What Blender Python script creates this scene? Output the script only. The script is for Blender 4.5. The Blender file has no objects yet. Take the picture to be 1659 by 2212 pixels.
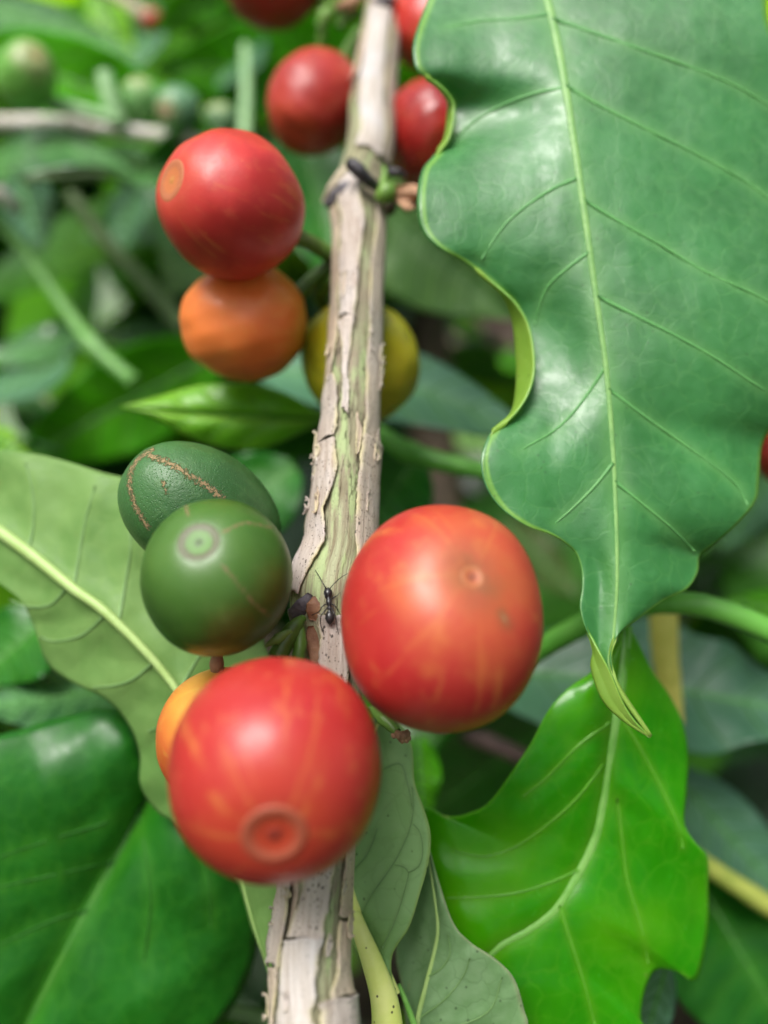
import bpy, math, random
import numpy as np
from mathutils import Vector, Matrix

random.seed(7)
rng = np.random.default_rng(7)
scene = bpy.context.scene
COL = scene.collection
CM = 0.01

# ------------------------------------------------------------------ camera
PITCH = math.radians(35.0)
CAM = np.array([0.0, 0.0, 0.95])
FWD = np.array([0.0, math.cos(PITCH), -math.sin(PITCH)])
UP = np.array([0.0, math.sin(PITCH), math.cos(PITCH)])
RIGHT = np.array([1.0, 0.0, 0.0])
FPX = 1720.0                     # focal length in units of the 1659 x 2212 reference grid
cam_data = bpy.data.cameras.new('camera')
cam = bpy.data.objects.new('camera', cam_data)
COL.objects.link(cam)
cam.location = CAM
cam.rotation_euler = (math.pi / 2 - PITCH, 0, 0)
cam_data.sensor_fit = 'VERTICAL'
cam_data.sensor_height = 36.0
cam_data.lens = FPX / 2212.0 * 36.0
cam_data.clip_start = 0.005
cam_data.clip_end = 200.0
cam_data.dof.use_dof = True
cam_data.dof.focus_distance = 0.0775
cam_data.dof.aperture_fstop = cam_data.lens / 3.0
cam_data.dof.aperture_blades = 0
scene.camera = cam

# ------------------------------------------------------------------ world, sun, exposure
SUN_VEC = Vector((-0.26, -0.10, 0.95)).normalized()
sun_elev = math.asin(SUN_VEC.z)
world = bpy.data.worlds.new('World')
scene.world = world
world.use_nodes = True
wn = world.node_tree
wn.nodes.clear()
sky = wn.nodes.new('ShaderNodeTexSky')
sky.sky_type = 'NISHITA'
sky.sun_disc = False
sky.sun_elevation = sun_elev
sky.sun_rotation = math.atan2(SUN_VEC.x, SUN_VEC.y)
sky.air_density = 1.0
sky.dust_density = 6.0
sky.ozone_density = 1.0
hsv = wn.nodes.new('ShaderNodeHueSaturation')
hsv.inputs['Saturation'].default_value = 0.55
bg = wn.nodes.new('ShaderNodeBackground')
bg.inputs['Strength'].default_value = 0.085
wo = wn.nodes.new('ShaderNodeOutputWorld')
wn.links.new(sky.outputs[0], hsv.inputs['Color'])
wn.links.new(hsv.outputs[0], bg.inputs['Color'])
wn.links.new(bg.outputs[0], wo.inputs['Surface'])
sun_d = bpy.data.lights.new('sun', 'SUN')
sun_d.energy = 1.5
sun_d.angle = math.radians(30)
sun_d.color = (1.0, 0.985, 0.95)
sun = bpy.data.objects.new('sun', sun_d)
COL.objects.link(sun)
sun.rotation_euler = SUN_VEC.to_track_quat('Z', 'Y').to_euler()
scene.view_settings.view_transform = 'Standard'
scene.view_settings.look = 'None'
scene.view_settings.gamma = 1.0
scene.view_settings.use_curve_mapping = False
scene.view_settings.exposure = 1.12
scene.render.engine = 'CYCLES'
scene.cycles.use_denoising = True
scene.cycles.max_bounces = 8
scene.cycles.diffuse_bounces = 4
scene.cycles.transmission_bounces = 6
scene.cycles.sample_clamp_indirect = 6.0


# ------------------------------------------------------------------ helpers: geometry
def W(p):
    """(x, y, depth in cm) seen through the lens -> world metres.  p: (..., 3) array"""
    p = np.asarray(p, float)
    d = p[..., 2:3]
    cx = (p[..., 0:1] - 829.5) / FPX * d
    cy = (p[..., 1:2] - 1106.0) / FPX * d
    return CAM + CM * (cx * RIGHT - cy * UP + d * FWD)


def CV(v):
    """direction (right, down, towards camera) -> world"""
    return v[0] * RIGHT - v[1] * UP - v[2] * FWD


def to_px(w):
    q = (np.asarray(w, float) - CAM) / CM
    d = q @ FWD
    return np.stack([829.5 + (q @ RIGHT) / d * FPX, 1106.0 - (q @ UP) / d * FPX, d], -1)


def crom(pts, n, closed=False):
    """Catmull-Rom through pts, n samples evenly spaced along its length"""
    p = np.asarray(pts, float)
    if len(p) == 2:
        return p[0] + (p[1] - p[0]) * np.linspace(0, 1, n)[:, None]
    q = np.vstack([2 * p[0] - p[1], p, 2 * p[-1] - p[-2]])
    out = []
    m = 14
    for i in range(1, len(q) - 2):
        t = np.linspace(0, 1, m, endpoint=False)[:, None]
        a, b, c, e = q[i - 1], q[i], q[i + 1], q[i + 2]
        out.append(0.5 * (2 * b + (c - a) * t + (2 * a - 5 * b + 4 * c - e) * t ** 2 + (3 * b - a - 3 * c + e) * t ** 3))
    out = np.vstack(out + [p[-1:]])
    s = np.concatenate([[0], np.cumsum(np.linalg.norm(np.diff(out[:, :2], axis=0), axis=1) + 1e-9)])
    t = np.linspace(0, s[-1], n)
    return np.stack([np.interp(t, s, out[:, k]) for k in range(out.shape[1])], 1)


def crom3(pts, n):
    p = np.asarray(pts, float)
    if len(p) == 2:
        return p[0] + (p[1] - p[0]) * np.linspace(0, 1, n)[:, None]
    q = np.vstack([2 * p[0] - p[1], p, 2 * p[-1] - p[-2]])
    out = []
    for i in range(1, len(q) - 2):
        t = np.linspace(0, 1, 10, endpoint=False)[:, None]
        a, b, c, e = q[i - 1], q[i], q[i + 1], q[i + 2]
        out.append(0.5 * (2 * b + (c - a) * t + (2 * a - 5 * b + 4 * c - e) * t ** 2 + (3 * b - a - 3 * c + e) * t ** 3))
    out = np.vstack(out + [p[-1:]])
    s = np.concatenate([[0], np.cumsum(np.linalg.norm(np.diff(out, axis=0), axis=1) + 1e-12)])
    t = np.linspace(0, s[-1], n)
    return np.stack([np.interp(t, s, out[:, k]) for k in range(out.shape[1])], 1)


def mesh_obj(name, verts, faces, mats, parent=None, smooth=True, attrs=None, uv=None, mat_idx=None):
    """verts in world metres; parented to an Empty the coordinates become local to it"""
    v = np.asarray(verts, float)
    if parent is not None:
        mi = np.array(parent.matrix_world.inverted())
        v = v @ mi[:3, :3].T + mi[:3, 3]
    me = bpy.data.meshes.new(name)
    me.from_pydata(v.tolist(), [], [list(map(int, f)) for f in faces])
    me.update()
    if smooth:
        me.polygons.foreach_set('use_smooth', [True] * len(me.polygons))
    for m in (mats if isinstance(mats, (list, tuple)) else [mats]):
        me.materials.append(m)
    if mat_idx is not None:
        me.polygons.foreach_set('material_index', mat_idx)
    for k, a in (attrs or {}).items():
        at = me.attributes.new(k, 'FLOAT', 'POINT')
        at.data.foreach_set('value', np.asarray(a, np.float32))
    if uv is not None:
        l = me.uv_layers.new(name='UVMap')
        vi = np.empty(len(me.loops), np.int32)
        me.loops.foreach_get('vertex_index', vi)
        l.data.foreach_set('uv', np.asarray(uv, np.float32)[vi].ravel())
    ob = bpy.data.objects.new(name, me)
    COL.objects.link(ob)
    if parent is not None:
        ob.parent = parent
    return ob


def grid_faces(nr, nc, flip=False, wrap=False):
    f = []
    for i in range(nr - 1):
        for j in range(nc if wrap else nc - 1):
            a, b = i * nc + j, i * nc + (j + 1) % nc
            c, d = b + nc, a + nc
            f.append((a, d, c, b) if flip else (a, b, c, d))
    return f


def tag(o, label=None, cat=None, group=None, kind=None):
    if label: o['label'] = label
    if cat: o['category'] = cat
    if group: o['group'] = group
    if kind: o['kind'] = kind
    return o


def empty(name, loc, rot=None):
    e = bpy.data.objects.new(name, None)
    e.empty_display_size = 0.003
    COL.objects.link(e)
    m = Matrix.Translation(Vector(loc))
    if rot is not None:
        m = m @ rot.to_4x4()
    e.matrix_world = m
    return e


def tube_geo(pts_w, radii, seg=10, flat=None, cap=True, rough=0.0):
    """lofted tube along world points; flat=(normal vector, factor) squashes it along the normal"""
    p = np.asarray(pts_w, float)
    n = len(p)
    r = np.interp(np.linspace(0, 1, n), np.linspace(0, 1, len(radii)), radii) if len(radii) != n else np.asarray(radii, float)
    T = np.gradient(p, axis=0)
    T /= np.linalg.norm(T, axis=1)[:, None] + 1e-12
    ref = np.array(-FWD)
    V, F = [], []
    for i in range(n):
        N = ref - T[i] * (ref @ T[i])
        nn = np.linalg.norm(N)
        if nn < 0.15:
            N = UP - T[i] * (UP @ T[i]); nn = np.linalg.norm(N)
        N /= nn
        S = np.cross(T[i], N)
        for k in range(seg):
            a = 2 * math.pi * k / seg
            rr = r[i] * (1 + rough * rng.normal()) if rough else r[i]
            fn = flat if flat else 1.0
            V.append(p[i] + rr * (math.cos(a) * N * fn + math.sin(a) * S))
    F = grid_faces(n, seg, wrap=True)
    if cap:
        F.append(tuple(range(seg)))
        F.append(tuple(range((n - 1) * seg, n * seg))[::-1])
    return np.array(V), F


def join_geo(parts):
    V, F, o = [], [], 0
    for v, f in parts:
        V.append(v)
        F += [tuple(i + o for i in t) for t in f]
        o += len(v)
    return np.vstack(V), F


def lumps(v, amp, scale, seed=None):
    """smooth irregularity: sum of a few sine fields"""
    v = np.asarray(v)
    o = np.zeros(len(v))
    r = np.random.default_rng(int(scale * 10) + (len(v) if seed is None else 977 * seed))
    for k in range(6):
        d = r.normal(size=3); d /= np.linalg.norm(d)
        o += np.sin(v @ d * scale * (1 + 0.5 * k) + r.uniform(0, 6.28)) / (1 + 0.5 * k)
    return o * amp / 2.2


# ------------------------------------------------------------------ helpers: materials
class NT:
    def __init__(s, name):
        s.m = bpy.data.materials.new(name)
        s.m.use_nodes = True
        s.t = s.m.node_tree
        s.t.nodes.clear()

    def n(s, typ, ins=None, **kw):
        nd = s.t.nodes.new('ShaderNode' + typ)
        for k, v in kw.items():
            setattr(nd, k, v)
        for k, v in (ins or {}).items():
            sock = nd.inputs[k]
            if isinstance(v, bpy.types.NodeSocket):
                s.t.links.new(v, sock)
            elif isinstance(v, bpy.types.Node):
                s.t.links.new(v.outputs[0], sock)
            else:
                if sock.type == 'RGBA' and len(v) == 3:
                    v = (*v, 1)
                sock.default_value = v
        return nd

    def math(s, op, a, b=0.0, c=0.0, clamp=False):
        return s.n('Math', {0: a, 1: b, 2: c}, operation=op, use_clamp=clamp).outputs[0]

    def mix(s, f, a, b, mode='MIX'):
        nd = s.n('Mix', None, data_type='RGBA', blend_type=mode)
        for i, v in ((0, f), (6, a), (7, b)):
            if isinstance(v, bpy.types.NodeSocket):
                s.t.links.new(v, nd.inputs[i])
            else:
                nd.inputs[i].default_value = v if i == 0 else (*v[:3], 1)
        return nd.outputs[2]

    def ramp(s, f, lo, hi, a=0.0, b=1.0, interp='SMOOTHSTEP'):
        return s.n('MapRange', {0: f, 1: lo, 2: hi, 3: a, 4: b}, interpolation_type=interp).outputs[0]

    def coords(s, kind='Object', scale=(100, 100, 100), rot=(0, 0, 0)):
        tc = s.n('TexCoord')
        return s.n('Mapping', {0: tc.outputs[kind], 3: scale, 2: rot}).outputs[0]

    def noise(s, vec, scale, detail=3.0, rough=0.55, out=0):
        return s.n('TexNoise', {'Vector': vec, 'Scale': scale, 'Detail': detail, 'Roughness': rough}).outputs[out]

    def attr(s, name):
        return s.n('Attribute', None, attribute_name=name).outputs['Fac']

    def out(s, shader):
        o = s.n('OutputMaterial')
        s.t.links.new(shader, o.inputs[0])
        return s.m


def leaf_mat(name, base, dark, vein, rough=0.36, trans=0.3, tcol=(0.35, 0.6, 0.06), bump=0.25, spot=0.0, spec=0.5,
             veinmix=0.8, coat=0.0, bscale=9.0, speck=0.0, edge=None, mottle=None, net=0.22):
    t = NT(name)
    v = t.coords()
    n1 = t.noise(v, 0.9, 3)
    n2 = t.noise(v, 7.0, 4, 0.6)
    f = t.ramp(t.math('ADD', t.math('MULTIPLY', n1, 0.7), t.math('MULTIPLY', n2, 0.3)), 0.36, 0.64)
    col = t.mix(f, dark, base)
    if mottle is not None:
        col = t.mix(t.math('MULTIPLY', t.ramp(t.noise(v, 0.55, 2), 0.45, 0.65), 0.7), col, mottle)
    va = t.math('MULTIPLY', t.attr('vein'), veinmix, clamp=True)
    col = t.mix(va, col, vein)
    wv = t.n('VectorMath', {0: v, 1: t.n('VectorMath', {0: t.noise(v, 2.0, 3, 0.6, out=1), 'Scale': 0.35}, operation='SCALE').outputs[0]}, operation='ADD').outputs[0]
    nt = t.ramp(t.n('TexVoronoi', {'Vector': wv, 'Scale': 3.4}, feature='DISTANCE_TO_EDGE').outputs['Distance'], 0.0, 0.07, 1, 0)
    col = t.mix(t.math('MULTIPLY', nt, net), col, vein)
    if edge is not None:
        col = t.mix(t.math('MULTIPLY', t.attr('edge'), 0.9), col, edge)
    if spot:
        sp = t.ramp(t.noise(v, 2.3, 5, 0.7), 0.70 - spot, 0.78 - spot)
        col = t.mix(t.math('MULTIPLY', sp, 0.35), col, (0.30, 0.26, 0.08))
    if speck:
        vo = t.n('TexVoronoi', {'Vector': v, 'Scale': 9.0, 'Randomness': 1.0})
        sm = t.ramp(vo.outputs['Distance'], 0.10, 0.16, 1, 0)
        keep = t.ramp(vo.outputs['Color'], 0.55, 0.56)
        col = t.mix(t.math('MULTIPLY', t.math('MULTIPLY', sm, keep), speck), col, (0.02, 0.03, 0.015))
    fine = t.noise(v, bscale * 4, 3, 0.65)
    cell = t.n('TexVoronoi', {'Vector': v, 'Scale': bscale * 1.2}, feature='SMOOTH_F1').outputs['Distance']
    h = t.math('ADD', t.math('MULTIPLY', fine, 0.45), t.math('ADD', t.math('MULTIPLY', cell, 0.5), t.math('SUBTRACT', t.math('MULTIPLY', n2, 0.9), t.math('MULTIPLY', nt, net * 1.5))))
    b = t.n('Bump', {'Height': h, 'Strength': bump, 'Distance': 0.00012})
    rg = t.ramp(n2, 0.3, 0.7, rough * 0.85, rough * 1.25)
    p = t.n('BsdfPrincipled', {'Base Color': col, 'Roughness': rg, 'Specular IOR Level': spec, 'Normal': b.outputs[0],
                               'Coat Weight': coat, 'Coat Roughness': 0.2})
    tr = t.n('BsdfTranslucent', {'Color': t.mix(0.5, t.mix(va, tcol, vein), tcol), 'Normal': b.outputs[0]})
    mx = t.n('MixShader', {0: trans, 1: p.outputs[0], 2: tr.outputs[0]})
    return t.out(mx.outputs[0])


def cherry_mat(name, base, top, streak, deep, r, patch=0.0, rough=0.34, top_z=0.35, streaks=0.5, cork=(0.30, 0.16, 0.07), corkrough=0.0, sss=0.12,
               shoulder=None):
    """object space: z axis runs from stalk to blossom scar; r is the radius in metres"""
    t = NT(name)
    v = t.coords(scale=(1 / r,) * 3)
    sep = t.n('SeparateXYZ', {0: v})
    z = sep.outputs['Z']
    nb = t.noise(v, 1.6, 3)
    nm = t.noise(v, 5.0, 4, 0.6)
    nf = t.noise(v, 26.0, 3, 0.6)
    az = t.n('VectorMath', {0: t.n('CombineXYZ', {'X': sep.outputs['X'], 'Y': sep.outputs['Y'], 'Z': 0.0}).outputs[0]}, operation='NORMALIZE').outputs[0]
    azz = t.n('VectorMath', {0: az, 1: t.n('CombineXYZ', {'X': 0.0, 'Y': 0.0, 'Z': t.math('MULTIPLY', z, 0.22)}).outputs[0]}, operation='ADD').outputs[0]
    ns = t.noise(azz, 5.5, 4, 0.62)
    col = t.mix(t.ramp(nb, 0.35, 0.65), base, deep)
    g = t.math('ADD', z, t.math('MULTIPLY', t.math('SUBTRACT', nb, 0.5), 0.9))
    col = t.mix(t.math('MULTIPLY', t.ramp(g, top_z, 1.0), 0.85), col, top)
    if shoulder is not None:
        g2 = t.math('ADD', z, t.math('MULTIPLY', t.math('SUBTRACT', nb, 0.5), 0.8))
        col = t.mix(t.ramp(g2, -0.1, -0.85), col, shoulder)
    st = t.math('MULTIPLY', t.ramp(ns, 0.54, 0.70), streaks)
    col = t.mix(st, col, streak)
    col = t.mix(t.math('MULTIPLY', t.ramp(nm, 0.56, 0.72), patch), col, streak)
    ma = t.math('MULTIPLY', t.attr('mark'), t.ramp(nm, 0.35, 0.65, 0.15, 1.0))
    col = t.mix(t.math('MULTIPLY', ma, 0.48, clamp=True), col, streak)
    bm_ = t.math('MULTIPLY', t.attr('blot'), t.ramp(t.noise(v, 3.2, 5, 0.65), 0.3, 0.6, 0.55, 1.0))
    col = t.mix(t.math('MULTIPLY', bm_, 0.9, clamp=True), col, (0.22, 0.085, 0.03))
    # tiny pale lenticels
    vo = t.n('TexVoronoi', {'Vector': v, 'Scale': 7.0})
    dots = t.math('MULTIPLY', t.ramp(vo.outputs['Distance'], 0.05, 0.11, 1, 0), t.ramp(vo.outputs['Color'], 0.6, 0.62))
    col = t.mix(t.math('MULTIPLY', dots, 0.45), col, streak)
    col = t.mix(t.math('MULTIPLY', t.ramp(nf, 0.35, 0.7), 0.10), col, deep)
    ck = t.math('ADD', t.attr('cork'), t.math('MULTIPLY', t.math('SUBTRACT', t.noise(v, 24.0, 6, 0.8), 0.5), 5.0))
    cm = t.math('MULTIPLY', t.ramp(ck, 0.55, 0.95), t.ramp(t.attr('cork'), 0.05, 0.35))
    col = t.mix(t.math('MULTIPLY', cm, 0.85), col, cork)
    pores = t.ramp(t.n('TexVoronoi', {'Vector': v, 'Scale': 30.0}).outputs['Distance'], 0.05, 0.35)
    h = t.math('ADD', t.math('ADD', t.math('MULTIPLY', nf, 0.35), t.math('MULTIPLY', pores, 0.25)), t.math('ADD', t.math('MULTIPLY', nm, 0.5), t.math('MULTIPLY', cm, 1.0)))
    b = t.n('Bump', {'Height': h, 'Strength': 0.22 + corkrough, 'Distance': 0.00018})
    rr = t.ramp(t.math('ADD', nm, t.math('MULTIPLY', cm, 1.0)), 0.3, 1.3, rough * 0.9, 0.75)
    p = t.n('BsdfPrincipled', {'Base Color': col, 'Roughness': rr, 'Specular IOR Level': 0.5, 'Normal': b.outputs[0],
                               'Subsurface Weight': sss, 'Subsurface Radius': (0.0020, 0.0008, 0.0004), 'Subsurface Scale': 1.0})
    return t.out(p.outputs[0])


def simple_mat(name, a, b, scale=3.0, rough=0.5, bump=0.3, dist=0.0002, stretch=(100, 100, 100), sss=0.0, trans=0.0, tcol=(0.4, 0.5, 0.1), spec=0.4, speck=0.0):
    t = NT(name)
    v = t.coords(scale=stretch)
    n1 = t.noise(v, scale, 5, 0.6)
    col = t.mix(t.ramp(n1, 0.36, 0.64), a, b)
    if speck:
        vo = t.n('TexVoronoi', {'Vector': v, 'Scale': 10.0})
        sm = t.math('MULTIPLY', t.ramp(vo.outputs['Distance'], 0.10, 0.17, 1, 0), t.ramp(vo.outputs['Color'], 0.5, 0.51))
        col = t.mix(t.math('MULTIPLY', sm, speck), col, (0.03, 0.03, 0.01))
    bm = t.n('Bump', {'Height': t.noise(v, scale * 4, 4, 0.6), 'Strength': bump, 'Distance': dist})
    p = t.n('BsdfPrincipled', {'Base Color': col, 'Roughness': rough, 'Normal': bm.outputs[0], 'Specular IOR Level': spec, 'Subsurface Weight': sss,
                               'Subsurface Radius': (0.001, 0.001, 0.0004), 'Subsurface Scale': 1.0})
    if trans:
        tr = t.n('BsdfTranslucent', {'Color': tcol})
        mx = t.n('MixShader', {0: trans, 1: p.outputs[0], 2: tr.outputs[0]})
        return t.out(mx.outputs[0])
    return t.out(p.outputs[0])


def bark_mat(name, a, b, c, speck=0.8, green=None, crack=0.5):
    """UV in cm: u around the stem, v along it"""
    t = NT(name)
    tc = t.n('TexCoord')
    uv = tc.outputs['UV']
    ms = t.n('Mapping', {0: uv, 3: (13.0, 0.8, 1)}).outputs[0]
    streak = t.noise(ms, 1.6, 5, 0.65)
    mb = t.n('Mapping', {0: uv, 3: (1.5, 0.8, 1)}).outputs[0]
    broad = t.noise(mb, 1.2, 3)
    col = t.mix(t.ramp(streak, 0.33, 0.67), b, a)
    col = t.mix(t.ramp(broad, 0.42, 0.66), col, c)
    if green is not None:
        gm = t.ramp(t.noise(t.n('Mapping', {0: uv, 3: (4.0, 0.7, 1)}).outputs[0], 1.3, 4, 0.6), 0.52, 0.62)
        col = t.mix(t.math('MULTIPLY', gm, 0.85), col, green)
    # black specks, slightly elongated along the stem, in irregular crowds
    mv = t.n('Mapping', {0: uv, 3: (30.0, 17.0, 1)}).outputs[0]
    wob = t.n('VectorMath', {0: mv, 1: t.n('VectorMath', {0: t.noise(mv, 1.5, 3, 0.6, out=1), 'Scale': 0.8}, operation='SCALE').outputs[0]}, operation='ADD').outputs[0]
    vo = t.n('TexVoronoi', {'Vector': wob, 'Scale': 1.0})
    size = t.ramp(t.noise(mb, 2.6, 3), 0.32, 0.68, 0.08, 0.34)
    s1 = t.math('MULTIPLY', t.math('LESS_THAN', vo.outputs['Distance'], size), t.ramp(vo.outputs['Color'], 0.42, 0.46))
    col = t.mix(t.math('MULTIPLY', s1, speck), col, (0.035, 0.028, 0.025))
    mv2 = t.n('Mapping', {0: uv, 3: (48.0, 30.0, 1)}).outputs[0]
    vo2 = t.n('TexVoronoi', {'Vector': mv2, 'Scale': 1.0})
    s2 = t.math('MULTIPLY', t.ramp(vo2.outputs['Distance'], 0.22, 0.34, 1, 0), t.ramp(vo2.outputs['Color'], 0.62, 0.64))
    col = t.mix(t.math('MULTIPLY', s2, speck * 0.75), col, (0.06, 0.045, 0.035))
    stain = t.ramp(t.noise(t.n('Mapping', {0: uv, 3: (5.0, 1.1, 1)}).outputs[0], 1.1, 5, 0.7), 0.56, 0.70)
    col = t.mix(t.math('MULTIPLY', stain, 0.45), col, (0.24, 0.14, 0.09))
    col = t.mix(t.math('MULTIPLY', t.attr('edge'), 0.8), col, (0.55, 0.50, 0.28))
    mc = t.n('Mapping', {0: uv, 3: (11.0, 1.3, 1)}).outputs[0]
    ck = t.n('TexVoronoi', {'Vector': t.n('VectorMath', {0: mc, 1: t.n('VectorMath', {0: t.noise(mc, 1.2, 4, 0.6, out=1), 'Scale': 1.4}, operation='SCALE').outputs[0]}, operation='ADD').outputs[0],
                             'Scale': 0.8}, feature='DISTANCE_TO_EDGE').outputs['Distance']
    cr = t.math('MULTIPLY', t.ramp(ck, 0.0, 0.035, 1, 0), t.math('MULTIPLY', t.ramp(broad, 0.4, 0.6), crack))
    col = t.mix(cr, col, (0.10, 0.085, 0.04))
    h = t.math('SUBTRACT', t.math('ADD', t.math('MULTIPLY', streak, 0.8), t.math('MULTIPLY', t.noise(mv, 2.0, 3), 0.3)), t.math('MULTIPLY', cr, 0.9))
    bm = t.n('Bump', {'Height': h, 'Strength': 0.85, 'Distance': 0.0003})
    p = t.n('BsdfPrincipled', {'Base Color': col, 'Roughness': 0.62, 'Normal': bm.outputs[0], 'Specular IOR Level': 0.3})
    return t.out(p.outputs[0])


# ------------------------------------------------------------------ ground and far planting
t = NT('soil_and_litter')
v = t.coords(scale=(1, 1, 1))
n1 = t.noise(v, 9.0, 6, 0.65)
n2 = t.noise(v, 55.0, 5, 0.65)
c = t.mix(t.ramp(n1, 0.35, 0.65), (0.028, 0.017, 0.011), (0.085, 0.055, 0.04))
c = t.mix(t.ramp(n2, 0.5, 0.72), c, (0.17, 0.115, 0.085))
bm = t.n('Bump', {'Height': n2, 'Strength': 0.8, 'Distance': 0.02})
M_soil = t.out(t.n('BsdfPrincipled', {'Base Color': c, 'Roughness': 0.9, 'Normal': bm.outputs[0]}).outputs[0])
N = 90
xs = np.concatenate([[-60, -20], np.linspace(-6, 6, N - 4), [20, 60]])
ys = np.concatenate([[-30, -8], np.linspace(-3, 9, N - 4), [25, 80]])
gx, gy = np.meshgrid(xs, ys)
gv = np.stack([gx.ravel(), gy.ravel(), np.zeros(gx.size)], 1)
gv[:, 2] = 0.025 * (lumps(gv, 1.0, 2.1)) + 0.012 * lumps(gv, 1.0, 9.0)
ground = mesh_obj('ground', gv, grid_faces(N, N), M_soil)
tag(ground, kind='structure')


def far_leaf(origin, direction, normal, L, Wd, fold=0.12, droop=0.25):
    """one small folded leaf as 12 quads: world metres"""
    d = direction / np.linalg.norm(direction)
    n = normal - d * (normal @ d); n /= np.linalg.norm(n) + 1e-9
    s = np.cross(d, n)
    rows = []
    for u in np.linspace(0, 1, 7):
        w = Wd * 0.5 * math.sin(math.pi * min(1, u ** 0.85)) ** 0.8 if 0 < u < 1 else 0.0003
        c = origin + d * L * u - n * droop * L * u * u
        rows += [c - s * w + n * fold * w, c, c + s * w + n * fold * w]
    return np.array(rows), grid_faces(7, 3)


M_far = []
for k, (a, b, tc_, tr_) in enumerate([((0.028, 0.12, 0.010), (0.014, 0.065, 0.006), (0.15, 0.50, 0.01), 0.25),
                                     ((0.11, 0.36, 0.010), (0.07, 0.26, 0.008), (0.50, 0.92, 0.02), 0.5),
                                     ((0.012, 0.05, 0.018), (0.006, 0.03, 0.010), (0.05, 0.2, 0.02), 0.1)]):  # lime and very dark copies carry lit bits and shaded gaps in their colour
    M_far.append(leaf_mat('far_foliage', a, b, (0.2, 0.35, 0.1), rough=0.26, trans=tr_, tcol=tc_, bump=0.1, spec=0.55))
M_litter = simple_mat('dead_leaf', (0.17, 0.11, 0.08), (0.09, 0.06, 0.045), scale=0.8, rough=0.75)
M_litter2 = simple_mat('pale_dead_leaf', (0.30, 0.22, 0.18), (0.18, 0.125, 0.10), scale=0.8, rough=0.75)

geo, mi = [], []
for k in range(1500):                                  # leaf litter lying on the soil
    x = rng.uniform(-1.6, 1.6); y = rng.uniform(0.2, 3.6)
    a = rng.uniform(0, 6.28)
    o = np.array([x, y, 0.03 + rng.uniform(0, 0.02)])
    g = far_leaf(o, np.array([math.cos(a), math.sin(a), rng.normal() * 0.15]), np.array([rng.normal() * 0.3, rng.normal() * 0.3, 1.0]),
                 rng.uniform(0.07, 0.15), rng.uniform(0.03, 0.065), fold=rng.uniform(-.3, .4), droop=rng.uniform(-.2, .3))
    geo.append(g); mi += [int(rng.integers(0, 2))] * len(g[1])
v, f = join_geo(geo)
tag(mesh_obj('leaf_litter', v, f, [M_litter, M_litter2], mat_idx=mi), 'brown and pinkish dead leaves lying on the soil', 'leaf litter', kind='stuff')

geo, mi = [], []
for k in range(2900):                                  # the neighbouring shrubs: one far mass of leaves
    d = 30 + 190 * rng.random() ** 1.6
    px = rng.uniform(-500, 2160)
    py = rng.uniform(-500, 2300) if k < 2300 else rng.uniform(-3200, -300)  # the last leaves hang unseen above the frame, added to shade the background
    # the planting opens towards the litter right of the branch and at the lower right
    hole = math.exp(-(((px - 1080) / 190) ** 2 + ((py - 820) / 240) ** 2)) + math.exp(-(((px - 1640) / 150) ** 2 + ((py - 1780) / 160) ** 2)) \
        + 0.8 * math.exp(-(((px - 330) / 90) ** 2 + ((py - 800) / 60) ** 2))
    if rng.random() < hole * 1.1: continue
    if py > 1300 and rng.random() < 0.35: continue
    if -100 < px < 480 and 330 < py < 700 and d > 70: d = 70 - rng.random() * 35
    o = W((px, py, d))
    if o[2] < 0.05 or o[2] > 2.3 or o[1] < 0.22: continue
    a = rng.uniform(0, 6.28)
    L = rng.uniform(0.08, 0.15)
    g = far_leaf(o, np.array([math.cos(a), math.sin(a) * 0.8, rng.uniform(-0.7, 0.4)]),
                 np.array([rng.normal() * 0.45, -0.35 + rng.normal() * 0.45, 1.0]), L, L * rng.uniform(0.36, 0.5), fold=rng.uniform(0, .3), droop=rng.uniform(0, .4))
    geo.append(g); mi += [int(rng.choice([0, 0, 2, 0, 2, 1] if (d < 70 and py > 200) else [0, 1, 1, 1, 1, 2]))] * len(g[1])  # shade and sunlight put into leaf colour: darker near, lime far and high
for k in range(2600):                                  # unseen leaves round the camera, added to block low sky light
    a = rng.uniform(0.15, 2 * math.pi - 0.15) + math.pi / 2
    rad = rng.uniform(0.55, 1.5)
    o = np.array([math.cos(a) * rad, math.sin(a) * rad - 0.1, rng.uniform(0.1, 1.75)])
    if o[1] > 0.12 and abs(o[0]) < 0.62 * o[1] + 0.25: continue
    b = rng.uniform(0, 6.28)
    L = rng.uniform(0.10, 0.17)
    g = far_leaf(o, np.array([math.cos(b), math.sin(b), rng.uniform(-0.7, 0.3)]), np.array([rng.normal() * 0.5, rng.normal() * 0.5, 1.0]), L, L * rng.uniform(0.38, 0.5), fold=rng.uniform(0, .3), droop=rng.uniform(0, .4))
    geo.append(g); mi += [int(rng.choice([0, 0, 0, 1, 2]))] * len(g[1])
v, f = join_geo(geo)
tag(mesh_obj('undergrowth', v, f, M_far, mat_idx=mi, attrs={'vein': np.zeros(len(v))}),
    'blurred green mass of leaves of the neighbouring coffee shrubs, plus unseen leaves added for shade', 'undergrowth', kind='stuff')


# ------------------------------------------------------------------ leaves
def seg_dist(P, poly):
    """distance of points P (n,2) to a polyline"""
    best = np.full(len(P), 1e9)
    for a, b in zip(poly[:-1], poly[1:]):
        ab = b - a
        tt = np.clip(((P - a) @ ab) / (ab @ ab + 1e-9), 0, 1)
        best = np.minimum(best, np.linalg.norm(P - (a + tt[:, None] * ab), axis=1))
    return best


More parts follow.
